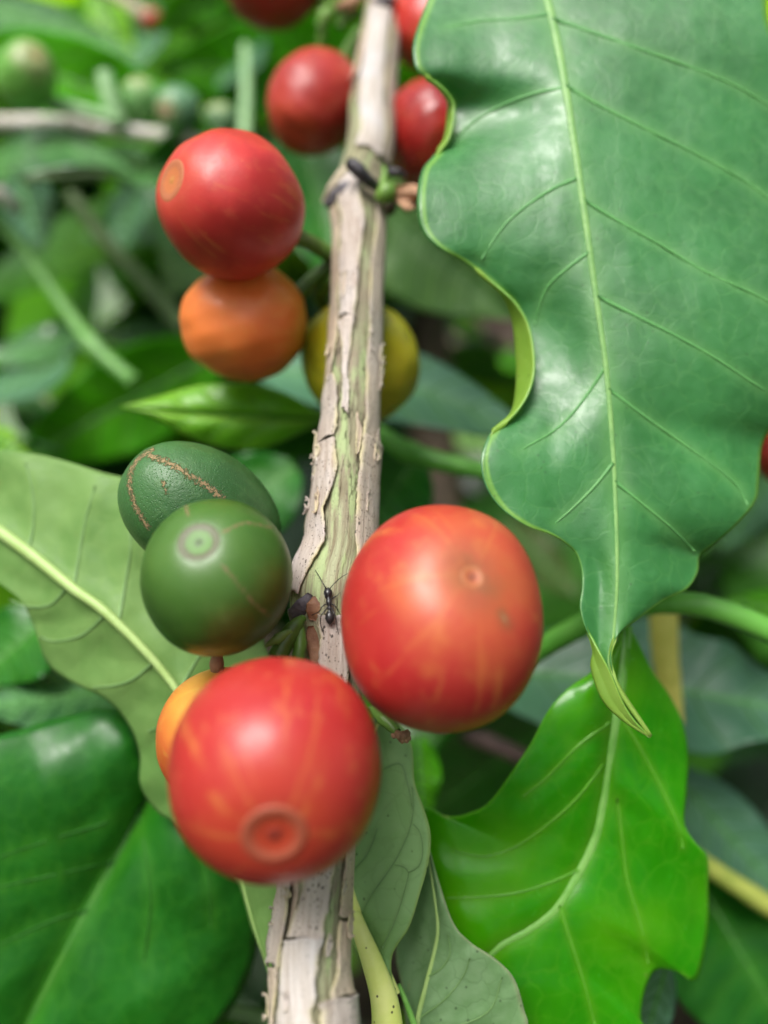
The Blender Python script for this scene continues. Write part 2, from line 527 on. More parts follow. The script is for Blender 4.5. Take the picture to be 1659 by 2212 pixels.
def build_leaf(name, label, mats, mid, left, right, nu=60, nv=14, bulge=0.0, crease=0.0, wave=(0, 0, 0), thick=0.025,
               veins=(), vein_w=(7, 3), vein_halo=10.0, quilt=0.0, quilt_w=22.0, midrib_w=(12, 4), M_mid=None, M_vein=None,
               petiole=None, M_pet=None, group=None, mid_flat=0.6, mid_part=True, seed=0, rib_extra=None, lump=0.0, vein_flat=0.45):
    """mid: midrib, left / right: margins (or lists of rows from midrib to margin), all as (x, y, depth cm)"""
    m = crom(mid, nu)
    r_ = np.random.default_rng(seed + 11)

    def side(rows):
        rows = rows if isinstance(rows[0][0], (list, tuple)) else [rows]
        R = [crom(q, nu) for q in rows]
        single = len(R) == 1
        ctrl = [m] + R
        vs = np.linspace(0, 1, nv + 1)
        if single:
            S = np.stack([m + (R[0] - m) * x for x in vs], 1)
            S[..., 2] -= bulge * (4 * vs * (1 - vs))[None, :]
            S[..., 2] -= crease * (1 - np.exp(-vs / 0.08))[None, :] * np.linspace(1, 0.2, nu)[:, None]
            S[..., 2] += crease * vs[None, :] * np.linspace(1, 0.2, nu)[:, None]
        else:
            k = len(ctrl)
            out = []
            for i in range(nu):
                out.append(cross(np.array([c[i] for c in ctrl]), vs))
            S = np.array(out)
            v2 = np.clip(vs / 0.8, 0, 1)
            S[..., 2] -= bulge * (4 * v2 * (1 - v2))[None, :]
        return S, vs

    def cross(c, vs):
        q = np.vstack([2 * c[0] - c[1], c, 2 * c[-1] - c[-2]])
        L = np.concatenate([[0], np.cumsum(np.sqrt(np.linalg.norm(np.diff(c[:, :2], axis=0), axis=1) + 1.0))])
        L /= L[-1]
        o = []
        for x in vs:
            i = min(np.searchsorted(L, x, side='right') - 1, len(c) - 2)
            s = (x - L[i]) / (L[i + 1] - L[i] + 1e-9)
            a, b, cc, e = q[i], q[i + 1], q[i + 2], q[i + 3]
            ta, tb = (cc - a) * 0.4, (e - b) * 0.4
            h = (2 * s ** 3 - 3 * s ** 2 + 1) * b + (s ** 3 - 2 * s ** 2 + s) * ta + (-2 * s ** 3 + 3 * s ** 2) * cc + (s ** 3 - s ** 2) * tb
            o.append(h)
        return np.array(o)

    SL, vs = side(left)
    SR, _ = side(right)
    G = np.concatenate([SL[:, ::-1], SR[:, 1:]], 1)        # nu x (2nv+1)
    vv = np.concatenate([-vs[::-1], vs[1:]])
    uu = np.linspace(0, 1, nu)
    amp, freq, ph = wave
    if amp:
        G[..., 2] += amp * np.abs(vv)[None, :] ** 1.6 * np.sin(2 * np.pi * freq * uu[:, None] + ph + 1.2 * np.sign(vv)[None, :]) * np.sin(np.pi * np.clip(uu, .02, 1))[:, None]
    flatG = G.reshape(-1, 3).copy()
    if lump:
        flatG[:, 2] += lumps(flatG * np.array([1, 1, 0]), lump, 0.018) + lumps(flatG * np.array([1, 1, 0]), lump * 0.4, 0.05)
    P2 = flatG[:, :2]
    vd = np.full(len(P2), 1e9)
    vpolys = [crom(np.array([(*q, 0) for q in vp]), 24)[:, :2] for vp in veins]
    for vp in vpolys:
        vd = np.minimum(vd, seg_dist(P2, vp))
    md = seg_dist(P2, m[:, :2])
    vein_a = np.clip(np.exp(-(vd / vein_halo) ** 2) * 0.75 + np.exp(-(md / (vein_halo * 1.8)) ** 2), 0, 1)
    if quilt:
        dd = np.minimum(vd, md * 0.8)
        flatG[:, 2] -= quilt * (1 - np.exp(-(dd / quilt_w) ** 1.5))
    lastL = left[-1] if isinstance(left[0][0], (list, tuple)) else left
    ed_ = np.minimum(seg_dist(P2, crom(lastL, nu)[:, :2]), seg_dist(P2, crom(right, nu)[:, :2]))
    edge_a = np.clip(1.4 - ed_ / 4.0, 0, 1) * (np.abs(np.tile(vv, nu)) > 0.7)
    Wd = W(flatG)
    base = W(mid[0])
    root = empty(name, base)
    tag(root, label, 'leaf', group)
    bpy.context.view_layer.update()
    nc = 2 * nv + 1
    fc = grid_faces(nu, nc)
    # faces must look at the camera (slot 0 = side seen, slot 1 = other side)
    q = Wd[list(fc[(nu // 2) * (nc - 1) + nv])]
    nrm = np.cross(q[1] - q[0], q[2] - q[1])
    if nrm @ (CAM - q[0]) < 0:
        fc = grid_faces(nu, nc, flip=True)
    blade = mesh_obj('blade', Wd, fc, mats, root, attrs={'vein': vein_a, 'edge': edge_a})
    if thick:
        so = blade.modifiers.new('thickness', 'SOLIDIFY')
        so.thickness = thick * CM
        so.offset = -1.0
        so.material_offset = 1
        so.material_offset_rim = 0
    # surface depth lookup for ribs
    def on_surface(poly, lift):
        out = []
        for q in poly:
            d2 = ((P2 - q) ** 2).sum(1)
            k = np.argsort(d2)[:4]
            w = 1 / (d2[k] + 1.0)
            out.append((q[0], q[1], (flatG[k, 2] * w).sum() / w.sum() - lift))
        return np.array(out)
    if mid_part:
        i0 = int(nu * 0.0)
        mp = np.array(m)
        mp = on_surface(m[:, :2], 0.0)
        mp[:, 2] = np.convolve(np.pad(mp[:, 2], 3, mode='edge'), np.ones(7) / 7, mode='valid')
        wr = np.linspace(midrib_w[0], midrib_w[1], nu) * 0.5
        rr = wr * mp[:, 2] / FPX * CM
        V_, F_ = tube_geo(W(mp), rr, 10, flat=mid_flat)
        mesh_obj('midrib', V_, F_, M_mid or mats[0], root, attrs={'vein': np.ones(len(V_)), 'edge': np.zeros(len(V_))})
    for vp in vpolys:
        sp = on_surface(vp, 0.006)
        sp[:, 2] = np.convolve(np.pad(sp[:, 2], 2, mode='edge'), np.ones(5) / 5, mode='valid')
        wr = np.linspace(vein_w[0], vein_w[1], len(sp)) * 0.5
        rr = wr * sp[:, 2] / FPX * CM
        V_, F_ = tube_geo(W(sp), rr, 6, flat=vein_flat)
        mesh_obj('vein', V_, F_, M_vein or M_mid or mats[0], root, attrs={'vein': np.ones(len(V_)), 'edge': np.zeros(len(V_))})
    if petiole is not None:
        pp, w0, w1 = petiole
        pl = crom3(W(np.array(pp)), 24)
        dd = np.linalg.norm(pl - CAM, axis=1)
        rr = np.linspace(w0, w1, 24) * 0.5 * dd / FPX
        V_, F_ = tube_geo(pl, rr, 14)
        mesh_obj('petiole', V_, F_, M_pet or M_mid or mats[0], root, attrs={'vein': np.ones(len(V_)), 'edge': np.zeros(len(V_))})
    return root


# materials of the leaves in focus
M_big_top = leaf_mat('big_leaf_top', (0.040, 0.225, 0.050), (0.028, 0.165, 0.034), (0.13, 0.36, 0.09), rough=0.43, net=0.14, speck=0.35, trans=0.2, tcol=(0.25, 0.55, 0.08), bump=0.36, spot=0.0, spec=1.0, veinmix=0.55,
                     edge=(0.20, 0.45, 0.05))
M_big_under = leaf_mat('big_leaf_underside', (0.26, 0.44, 0.05), (0.20, 0.38, 0.04), (0.32, 0.5, 0.09), rough=0.5, trans=0.35, tcol=(0.4, 0.7, 0.05), bump=0.2, speck=0.6,
                       edge=(0.32, 0.52, 0.08))
M_rib_pale = simple_mat('pale_rib', (0.21, 0.40, 0.12), (0.16, 0.34, 0.10), rough=0.42, scale=4)
M_vein_pale = simple_mat('pale_vein', (0.11, 0.32, 0.09), (0.09, 0.28, 0.08), rough=0.45, scale=4)
M_young_top = leaf_mat('young_leaf_top', (0.045, 0.37, 0.003), (0.026, 0.29, 0.002), (0.17, 0.44, 0.02), rough=0.22, trans=0.38, spec=0.55, spot=0.03, tcol=(0.30, 0.90, 0.005), bump=0.08, veinmix=0.6, mottle=(0.12, 0.43, 0.004),
                       edge=(0.16, 0.48, 0.03))
M_young_rib = simple_mat('young_rib', (0.25, 0.52, 0.12), (0.18, 0.45, 0.08), rough=0.28, scale=3)
M_young_vein = simple_mat('young_vein', (0.13, 0.40, 0.03), (0.10, 0.36, 0.02), rough=0.3, scale=3)
M_under = leaf_mat('pale_underside', (0.22, 0.39, 0.11), (0.16, 0.32, 0.08), (0.28, 0.46, 0.13), rough=0.5, spec=0.3, trans=0.30, tcol=(0.35, 0.55, 0.10), bump=0.25, spot=0.05, veinmix=0.5)
M_under_rib = simple_mat('underside_rib', (0.40, 0.56, 0.20), (0.34, 0.50, 0.15), rough=0.42, scale=3)
M_under_vein = simple_mat('underside_vein', (0.18, 0.32, 0.11), (0.15, 0.28, 0.09), rough=0.5, scale=3)
M_under_speck = leaf_mat('speckled_underside', (0.31, 0.52, 0.21), (0.25, 0.46, 0.16), (0.16, 0.29, 0.09), rough=0.5, trans=0.28, tcol=(0.35, 0.6, 0.10), bump=0.3, speck=0.75, veinmix=0.6,
                         edge=(0.36, 0.52, 0.14))
M_curl = leaf_mat('curled_leaf_underside', (0.23, 0.38, 0.18), (0.15, 0.29, 0.11), (0.10, 0.2, 0.07), rough=0.5, trans=0.12, tcol=(0.2, 0.4, 0.08), bump=0.4, speck=0.6, veinmix=0.5, spot=0.06,
                  edge=(0.30, 0.36, 0.18))
M_dark_top = leaf_mat('dark_leaf_top', (0.012, 0.140, 0.006), (0.008, 0.100, 0.004), (0.045, 0.21, 0.012), rough=0.36, trans=0.16, spec=0.5, tcol=(0.10, 0.50, 0.01), bump=0.15, veinmix=0.7)
M_dark_rib = simple_mat('dark_rib', (0.07, 0.23, 0.03), (0.05, 0.19, 0.03), rough=0.4)
M_dark_vein = simple_mat('dark_vein', (0.025, 0.13, 0.015), (0.02, 0.11, 0.012), rough=0.6, spec=0.15)
M_lime = leaf_mat('lime_leaf', (0.22, 0.50, 0.03), (0.15, 0.42, 0.02), (0.26, 0.5, 0.06), rough=0.32, trans=0.4, tcol=(0.4, 0.8, 0.03), bump=0.12, edge=(0.3, 0.55, 0.06))
M_yellow_pet = simple_mat('yellow_petiole', (0.78, 0.82, 0.28), (0.70, 0.78, 0.20), rough=0.42, scale=2, sss=0.2, speck=0.85)

# -- the large leaf on the right
L1_fold = [(985, -130, 9.9), (929, 0, 9.5), (902, 80, 9.15), (899, 123, 9.05), (910, 156, 9.05), (948, 184, 9.2), (972, 215, 9.35), (974, 242, 9.4), (966, 300, 9.3),
           (940, 338, 9.1), (918, 370, 8.9), (909, 430, 8.7), (918, 494, 8.65), (956, 537, 8.65), (1010, 569, 8.75), (1078, 623, 8.85), (1100, 660, 8.95), (1113, 709, 9.0),
           (1119, 790, 8.95), (1117, 850, 8.8), (1106, 898, 8.6), (1065, 935, 8.4), (1047, 980, 8.25), (1047, 1020, 8.2), (1060, 1060, 8.2), (1090, 1100, 8.2), (1140, 1135, 8.2),
           (1200, 1160, 8.25), (1240, 1190, 8.3), (1256, 1230, 8.3), (1258, 1270, 8.25), (1253, 1310, 8.2), (1262, 1350, 8.15), (1290, 1395, 8.1), (1318, 1450, 8.05),
           (1345, 1512, 8.0), (1405, 1590, 7.95)]
L1_edge = []
for (x, y, d) in L1_fold:
    L1_edge.append([x + 5, y, d + 0.05])
def _set(i, x, y, d): L1_edge[i] = [x, y, d]
_set(5, 952, 183, 9.1); _set(6, 979, 215, 9.15); _set(7, 983, 242, 9.15); _set(8, 973, 300, 9.1)
_set(15, 1082, 622, 8.75); _set(16, 1119, 658, 8.72); _set(17, 1146, 709, 8.68); _set(18, 1157, 790, 8.6); _set(19, 1144, 850, 8.5); _set(20, 1111, 900, 8.45)
_set(33, 1292, 1398, 8.0); _set(34, 1319, 1450, 7.92); _set(35, 1346, 1515, 7.9); _set(36, 1406, 1591, 7.93)
L1_fold[33] = (1284, 1404, 8.1); L1_fold[34] = (1280, 1442, 8.08); L1_fold[35] = (1304, 1510, 8.0); L1_fold[36] = (1404, 1590, 7.95)
L1_fold.insert(36, (1350, 1556, 7.97)); L1_edge.insert(36, [1372, 1556, 7.9])
L1_mid = [(1150, -130, 9.7), (1183, 0, 9.35), (1217, 160, 9.05), (1254, 400, 8.75), (1285, 620, 8.6), (1310, 800, 8.5), (1323, 960, 8.4), (1330, 1100, 8.3), (1333, 1250, 8.2),
          (1326, 1370, 8.12), (1320, 1450, 8.07), (1405, 1590, 7.96)]
# a row halfway between midrib and margin, sagging away between the veins
def half_row(mid, edge, n, k, dz):
    a, b = crom(mid, n), crom(edge, n)
    q = a + (b - a) * k
    q[:, 2] += dz
    return [tuple(x) for x in q]
L1_left = [half_row(L1_mid, L1_fold, 20, 0.5, 0.10), L1_fold, [tuple(q) for q in L1_edge]]
L1_right_edge = [(1655, -140, 9.6), (1655, -10, 9.3), (1672, 80, 9.2), (1770, 250, 9.3), (1820, 450, 9.2), (1810, 650, 8.8), (1750, 800, 8.7), (1682, 900, 8.8), (1648, 960, 8.9),
                 (1640, 1040, 8.75), (1632, 1085, 8.65), (1592, 1133, 8.6), (1545, 1175, 8.65), (1513, 1200, 8.7), (1508, 1235, 8.55), (1485, 1272, 8.4), (1430, 1300, 8.35),
                 (1370, 1345, 8.25), (1331, 1374, 8.15), (1323, 1420, 8.1), (1334, 1490, 8.03), (1406, 1591, 7.96)]
L1_veins = [[(1190, 30), (1120, 40), (1040, 45), (960, 60)],
            [(1222, 190), (1160, 200), (1090, 225), (1020, 265), (985, 300)],
            [(1246, 385), (1190, 410), (1130, 450), (1085, 492), (1040, 560)],
            [(1272, 545), (1225, 580), (1180, 625), (1155, 700)],
            [(1310, 790), (1270, 850), (1230, 900), (1190, 935), (1120, 975)],
            [(1325, 1000), (1285, 1050), (1240, 1095), (1200, 1130)],
            [(1194, 40), (1280, 70), (1380, 105), (1480, 140), (1590, 185), (1680, 240)],
            [(1222, 185), (1300, 230), (1400, 280), (1500, 330), (1600, 385), (1690, 450)],
            [(1258, 430), (1340, 480), (1430, 530), (1520, 585), (1640, 640), (1720, 690)],
            [(1290, 640), (1370, 680), (1450, 720), (1540, 770), (1640, 835), (1720, 880)],
            [(1314, 840), (1380, 890), (1450, 940), (1520, 990), (1590, 1045), (1615, 1090)],
            [(1328, 1040), (1390, 1090), (1450, 1140), (1500, 1190)]]
build_leaf('coffee_leaf', 'large wavy green coffee leaf with pale midrib hanging right of the branch', [M_big_top, M_big_under], L1_mid, L1_left, L1_right_edge,
           nu=190, nv=34, bulge=0.05, wave=(0.0, 0, 0), thick=0.022, veins=L1_veins, vein_w=(9, 4.0), vein_halo=14, quilt=0.022, quilt_w=46, midrib_w=(20, 5),
           M_mid=M_rib_pale, M_vein=M_vein_pale, mid_flat=0.35, lump=0.014, vein_flat=0.2)

# -- glossy young leaf at the lower right
L2_mid = [(1350, 1350, 9.1), (1340, 1450, 8.95), (1330, 1526, 8.9), (1316, 1639, 8.9), (1302, 1733, 8.95), (1278, 1827, 8.95), (1208, 1954, 8.85), (1140, 2010, 8.8), (1066, 2055, 8.75), (960, 2180, 8.8), (900, 2300, 8.9)]
L2_left = [(1340, 1352, 9.12), (1322, 1400, 9.05), (1278, 1450, 8.9), (1226, 1488, 8.8), (1184, 1535, 8.75), (1146, 1606, 8.75), (1109, 1662, 8.75), (1057, 1733, 8.85), (1010, 1759, 8.95), (965, 1765, 9.05),
           (920, 1744, 9.1), (918, 1800, 9.05), (925, 1880, 8.95), (930, 1990, 8.9), (910, 2120, 8.9), (890, 2300, 8.95)]
L2_right = [(1358, 1352, 9.12), (1380, 1390, 9.3), (1410, 1450, 9.3), (1443, 1497, 9.5), (1476, 1563, 9.6), (1488, 1639, 9.55), (1484, 1709, 9.35), (1480, 1780, 9.1), (1504, 1822, 9.1), (1528, 1850, 9.15), (1531, 1921, 9.2),
            (1529, 2015, 9.2), (1505, 2116, 9.1), (1462, 2100, 9.05), (1419, 2095, 9.05), (1396, 2133, 9.0), (1385, 2199, 9.0), (1400, 2260, 9.0), (1250, 2360, 9.0), (910, 2330, 8.95)]
L2_veins = [[(1318, 1560), (1250, 1610), (1180, 1680), (1130, 1720)],
            [(1304, 1650), (1250, 1720), (1190, 1775), (1120, 1825), (1050, 1850), (980, 1838)],
            [(1250, 1880), (1180, 1910), (1110, 1930), (1030, 1938), (965, 1940)],
            [(1330, 1530), (1385, 1620), (1430, 1705), (1465, 1780), (1475, 1830)],
            [(1333, 1725), (1345, 1820), (1355, 1900), (1385, 2000), (1400, 2080)],
            [(1208, 1955), (1232, 2030), (1258, 2110), (1285, 2212)]]
build_leaf('coffee_leaf', 'glossy bright green young leaf hanging at the lower right with a torn notch', [M_young_top, M_lime], L2_mid, L2_left, L2_right,
           nu=130, nv=26, bulge=0.08, crease=0.10, wave=(0.03, 2.0, 0.4), thick=0.022, veins=L2_veins, vein_w=(7, 3.0), vein_halo=10, quilt=0.03, quilt_w=40, midrib_w=(34, 9),
           M_mid=M_young_rib, M_vein=M_young_vein, mid_flat=0.5, lump=0.02, vein_flat=0.35)

# -- pale underside leaf at the left
L3_mid = [(-120, 1060, 9.8), (0, 1148, 9.5), (79, 1207, 9.3), (159, 1272, 9.15), (225, 1320, 9.05), (317, 1410, 8.95), (386, 1497, 8.9), (440, 1600, 8.9), (490, 1750, 8.9), (535, 1950, 8.9), (580, 2100, 8.9)]
L3_up = [(-120, 1000, 10.0), (-60, 968, 9.9), (0, 970, 9.7), (100, 985, 9.6), (220, 1020, 9.5), (300, 1045, 9.4), (420, 1130, 9.3), (520, 1270, 9.2), (590, 1450, 9.1), (625, 1650, 9.0), (622, 1850, 9.0), (600, 2000, 8.95), (586, 2100, 8.9)]
L3_low = [(-130, 1130, 9.8), (-70, 1220, 9.5), (0, 1262, 9.3), (45, 1300, 9.2), (72, 1350, 9.15), (100, 1430, 9.1), (150, 1472, 9.0), (230, 1512, 8.95), (280, 1568, 8.95), (302, 1630, 8.95), (303, 1695, 8.95),
          (335, 1750, 9.0), (372, 1775, 9.0), (440, 1830, 9.05), (510, 1900, 9.05), (545, 2010, 9.0), (584, 2100, 8.9)]
L3_low = [(x, y, d + 0.42 * math.sin(math.pi * i / (len(L3_low) - 1)) ** 0.7) for i, (x, y, d) in enumerate(L3_low)]
L3_veins = [[(148, 1264), (110, 1305), (60, 1310), (20, 1295)],
            [(230, 1325), (180, 1370), (120, 1385), (85, 1375)],
            [(332, 1430), (290, 1465), (250, 1480), (200, 1485)],
            [(396, 1515), (360, 1560), (320, 1580)],
            [(60, 1190), (72, 1130), (70, 1060), (55, 1000)],
            [(159, 1270), (170, 1200), (185, 1120), (205, 1050)],
            [(256, 1345), (270, 1260), (282, 1180), (280, 1100)],
            [(390, 1490), (410, 1450), (440, 1400), (470, 1330)]]
build_leaf('coffee_leaf', 'pale green leaf showing its underside at the left behind the green cherries', [M_under, M_dark_top], L3_mid, L3_up, L3_low,
           nu=130, nv=22, bulge=0.02, crease=-0.12, wave=(0.06, 3, 0.5), thick=0.022, veins=L3_veins, vein_w=(8, 4), vein_halo=7, quilt=-0.07, quilt_w=38, midrib_w=(30, 3),
           M_mid=M_under_rib, M_vein=M_under_vein, mid_flat=0.8, lump=0.04)

# -- big dark leaf at the lower left
L4_mid = [(330, 1690, 10.4), (305, 1745, 10.3), (240, 1870, 10.1), (165, 2010, 10.0), (60, 2212, 10.0), (0, 2330, 10.1)]
L4_left = [(325, 1685, 10.4), (290, 1560, 10.1), (230, 1530, 10.0), (150, 1545, 10.0), (60, 1570, 10.0), (-60, 1620, 10.1), (-180, 1780, 10.2), (-230, 2000, 10.3), (-160, 2250, 10.3), (-10, 2340, 10.2)]
L4_right = [(335, 1690, 10.4), (390, 1720, 10.2), (460, 1800, 10.1), (520, 1900, 10.1), (548, 1970, 10.1), (556, 2040, 10.15), (530, 2130, 10.2), (470, 2220, 10.2), (350, 2330, 10.2), (10, 2350, 10.2)]
L4_veins = [[(300, 1750), (220, 1780), (120, 1810), (0, 1850)],
            [(245, 1860), (160, 1880), (70, 1900), (-60, 1930)],
            [(190, 1965), (110, 1990), (0, 2040)],
            [(300, 1760), (320, 1880), (325, 1960), (310, 2080)],
            [(420, 1790), (450, 1900), (455, 2000)]]
build_leaf('coffee_leaf', 'broad dark green glossy leaf filling the lower left corner', [M_dark_top, M_under], L4_mid, L4_left, L4_right,
           nu=80, nv=18, bulge=0.35, crease=0.1, wave=(0.12, 2.5, 0.3), thick=0.022, veins=L4_veins, vein_w=(6, 4), vein_halo=12, quilt=0.035, quilt_w=60, midrib_w=(20, 12),
           M_mid=M_dark_rib, M_vein=M_dark_vein, mid_flat=0.5, lump=0.05)

# -- speckled pale leaf right of the lower branch
L5_mid = [(846, 2150, 8.1), (815, 2075, 8.15), (776, 1985, 8.25), (745, 1880, 8.4), (750, 1750, 8.5), (790, 1620, 8.6), (835, 1530, 8.7)]
L5_left = [(815, 2150, 8.15), (770, 2050, 8.4), (720, 1960, 8.6), (690, 1850, 8.7), (690, 1720, 8.75), (740, 1600, 8.75), (834, 1528, 8.7)]
L5_right = [(852, 2150, 8.05), (847, 2067, 8.1), (884, 2003, 8.05), (908, 1927, 8.05), (927, 1857, 8.1), (930, 1799, 8.15), (915, 1744, 8.25), (896, 1689, 8.35), (887, 1600, 8.5), (836, 1528, 8.7)]
L5_veins = [[(776, 1983), (805, 1930), (850, 1865), (880, 1805), (893, 1750), (890, 1700)],
            [(826, 2048), (855, 1985), (875, 1920), (882, 1885), (870, 1872), (852, 1868)],
            [(763, 1880), (790, 1850), (805, 1820), (815, 1790)],
            [(882, 1885), (905, 1870), (913, 1840), (908, 1800), (893, 1780)],
            [(893, 1750), (880, 1690), (865, 1650), (830, 1660)]]
build_leaf('coffee_leaf', 'pale speckled leaf underside rising right of the lower branch on a yellow petiole', [M_under_speck, M_big_top], L5_mid, L5_left, L5_right,
           nu=90, nv=20, bulge=0.05, crease=0.0, wave=(0.02, 2, 0.3), thick=0.022, veins=L5_veins, vein_w=(4, 2), vein_halo=5, quilt=-0.02, quilt_w=24, midrib_w=(40, 10),
           M_mid=M_yellow_pet, M_vein=M_under_vein, petiole=([(836, 2330, 7.7), (838, 2250, 7.8), (830, 2160, 7.9), (805, 2080, 8.0), (778, 2010, 8.1), (766, 1975, 8.2)], 72, 26), M_pet=M_yellow_pet, lump=0.02)

# -- grey-green curled leaf at the bottom
L6_mid = [(905, 2330, 8.3), (902, 2212, 8.3), (920, 2130, 8.35), (940, 2050, 8.4), (946, 2000, 8.4), (938, 1930, 8.45), (926, 1850, 8.5)]
L6_left = [(890, 2330, 8.4), (868, 2140, 8.75), (855, 2070, 8.85), (860, 2000, 8.8), (880, 1930, 8.75), (905, 1880, 8.65), (925, 1842, 8.5)]
L6_right = [(1150, 2330, 8.25), (1141, 2212, 8.2), (1134, 2187, 8.2), (1112, 2116, 8.2), (1073, 2074, 8.2), (1018, 2037, 8.25), (980, 1994, 8.3), (951, 1912, 8.4), (930, 1838, 8.5)]
L6_veins = [[(906, 2200), (960, 2160), (1000, 2110), (1015, 2070)],
            [(940, 2212), (1000, 2212), (1060, 2180), (1085, 2110)],
            [(925, 2110), (955, 2090), (972, 2060), (968, 2020)]]
build_leaf('coffee_leaf', 'dull grey green folded leaf with a brown worn margin at the bottom', [M_curl, M_dark_top], L6_mid, L6_left, L6_right,
           nu=80, nv=18, bulge=0.04, crease=-0.04, wave=(0.02, 2, 0.3), thick=0.022, veins=L6_veins, vein_w=(4.5, 2.5), vein_halo=6, quilt=-0.03, quilt_w=26, midrib_w=(14, 5),
           M_mid=M_under_rib, M_vein=M_under_vein, petiole=([(930, 2330, 8.2), (900, 2230, 8.2), (875, 2160, 8.25), (860, 2126, 8.3)], 18, 8), M_pet=M_young_rib, lump=0.04)

# -- small bright leaf left of the branch
L7_mid = [(715, 905, 11.6), (690, 906, 11.5), (600, 903, 11.2), (500, 898, 11.0), (400, 893, 10.9), (330, 885, 10.8), (262, 877, 10.8)]
L7_up = [(712, 902, 11.6), (690, 890, 11.45), (620, 850, 11.2), (560, 832, 11.1), (500, 828, 11.0), (430, 832, 11.0), (370, 848, 10.95), (320, 862, 10.9), (263, 876, 10.8)]
L7_low = [(712, 908, 11.5), (690, 915, 11.5), (640, 940, 11.3), (570, 968, 11.2), (510, 972, 11.1), (450, 960, 11.0), (390, 935, 10.9), (330, 905, 10.85), (264, 880, 10.8)]
L7_veins = [[(600, 903), (565, 880), (540, 855)], [(510, 899), (480, 875), (455, 850)], [(430, 894), (405, 875), (385, 857)],
            [(600, 905), (560, 930), (530, 955)], [(510, 900), (475, 925), (455, 945)], [(420, 895), (395, 912), (380, 922)]]
build_leaf('coffee_leaf', 'small bright lime green pointed leaf just left of the branch below the orange cherry', [M_lime, M_lime], L7_mid, L7_up, L7_low,
           nu=60, nv=12, bulge=0.06, crease=0.2, wave=(0.03, 2, 0), thick=0.02, veins=L7_veins, vein_w=(5, 3), vein_halo=8, quilt=0.04, quilt_w=18, midrib_w=(9, 5),
           M_mid=M_young_rib, M_vein=M_young_vein)


# -- leaves behind the branch, each with its own spot
def bg_leaf(label, base, tip, w, mats, tilt=0.0, arch=0.0, bend=0.0, wave=(0.15, 2, 0), group='blurred leaves behind the branch', ribw=(12, 5), sharp=0.8, veins=True, M_mid=None, M_vein=None, fold=0.2, ruffle=0.0):
    b, e = np.array(base, float), np.array(tip, float)
    ax = e[:2] - b[:2]
    L = np.linalg.norm(ax)
    pn = np.array([-ax[1], ax[0]]) / L
    if pn[1] > 0.3: tilt = -tilt          # negative tilt always means: upper face turned to the sky
    mid, lf, rt = [], [], []
    for u in np.linspace(0, 1, 9 if not ruffle else 25):
        c = b + (e - b) * u
        c[:2] += pn * bend * math.sin(math.pi * u)
        c[2] -= arch * math.sin(math.pi * u)
        mid.append(tuple(c))
        hw = 0.5 * w * max(0.02, math.sin(math.pi * min(1.0, 0.04 + 0.96 * u) ** sharp))
        hw *= 1 + ruffle * math.sin(u * 31)
        lf.append((c[0] - pn[0] * hw, c[1] - pn[1] * hw, c[2] + tilt * hw / w * 2 - fold * hw / w * 2))
        rt.append((c[0] + pn[0] * hw, c[1] + pn[1] * hw, c[2] - tilt * hw / w * 2 - fold * hw / w * 2))
    vp = []
    if veins:
        for k in range(1, 6):
            u = k / 7.0
            q_ = len(mid) - 1
            c0 = np.array(mid[int(u * q_)][:2]); f_ = u * q_ - int(u * q_)
            c0 = c0 + (np.array(mid[min(q_, int(u * q_) + 1)][:2]) - c0) * f_
            hw = 0.5 * w * math.sin(math.pi * u ** sharp)
            for s in (-1, 1):
                vp.append([tuple(c0), tuple(c0 + pn * s * hw * 0.4 + ax * 0.05), tuple(c0 + pn * s * hw * 0.8 + ax * 0.13)])
    return build_leaf('coffee_leaf', label, mats, mid, lf, rt, nu=36, nv=8, wave=wave, thick=0.025, veins=vp, vein_w=(5, 3), vein_halo=10, midrib_w=ribw, group=group,
                      quilt=0.08, quilt_w=30, M_mid=M_mid or M_dark_rib, M_vein=M_vein or M_dark_vein, seed=int(w))


M_bg_mid = leaf_mat('mid_green_leaf', (0.07, 0.36, 0.003), (0.045, 0.27, 0.002), (0.12, 0.40, 0.01), rough=0.42, trans=0.35, tcol=(0.28, 0.85, 0.005), bump=0.1, spec=0.25)
M_bg_shine = leaf_mat('shiny_leaf', (0.025, 0.10, 0.035), (0.015, 0.065, 0.02), (0.12, 0.3, 0.1), rough=0.26, trans=0.15, tcol=(0.1, 0.4, 0.05), bump=0.1, spec=0.7)
M_bg_blue = leaf_mat('blue_green_leaf', (0.07, 0.19, 0.11), (0.05, 0.14, 0.08), (0.12, 0.27, 0.14), rough=0.36, trans=0.15, tcol=(0.15, 0.4, 0.1), bump=0.1, spec=0.6)
M_bg_lime = leaf_mat('sunlit_lime_leaf', (0.28, 0.62, 0.02), (0.22, 0.52, 0.02), (0.3, 0.6, 0.05), rough=0.4, trans=0.5, tcol=(0.6, 0.98, 0.04), bump=0.1)
M_bg_olive = leaf_mat('olive_leaf', (0.06, 0.09, 0.015), (0.04, 0.07, 0.01), (0.1, 0.15, 0.04), rough=0.45, trans=0.2, tcol=(0.2, 0.3, 0.02), bump=0.1, spec=0.3)
MG, MS, MB_, ML, MD = [M_bg_mid, M_under], [M_bg_shine, M_under], [M_bg_blue, M_under], [M_bg_lime, M_bg_lime], [M_dark_top, M_under]
bg_leaf('wide vivid green leaf beside the green cherry at the upper left', (-60, 95, 19), (470, 290, 17.5), 185, MG, tilt=0.35, arch=0.3)
bg_leaf('shiny grey green leaf in the top left corner', (-80, 10, 22), (300, 120, 21), 120, MS, tilt=-1.2, arch=0.4)
bg_leaf('lit lime yellow leaf patch near the top edge', (205, -20, 24), (285, 150, 23), 85, ML, tilt=0.2)
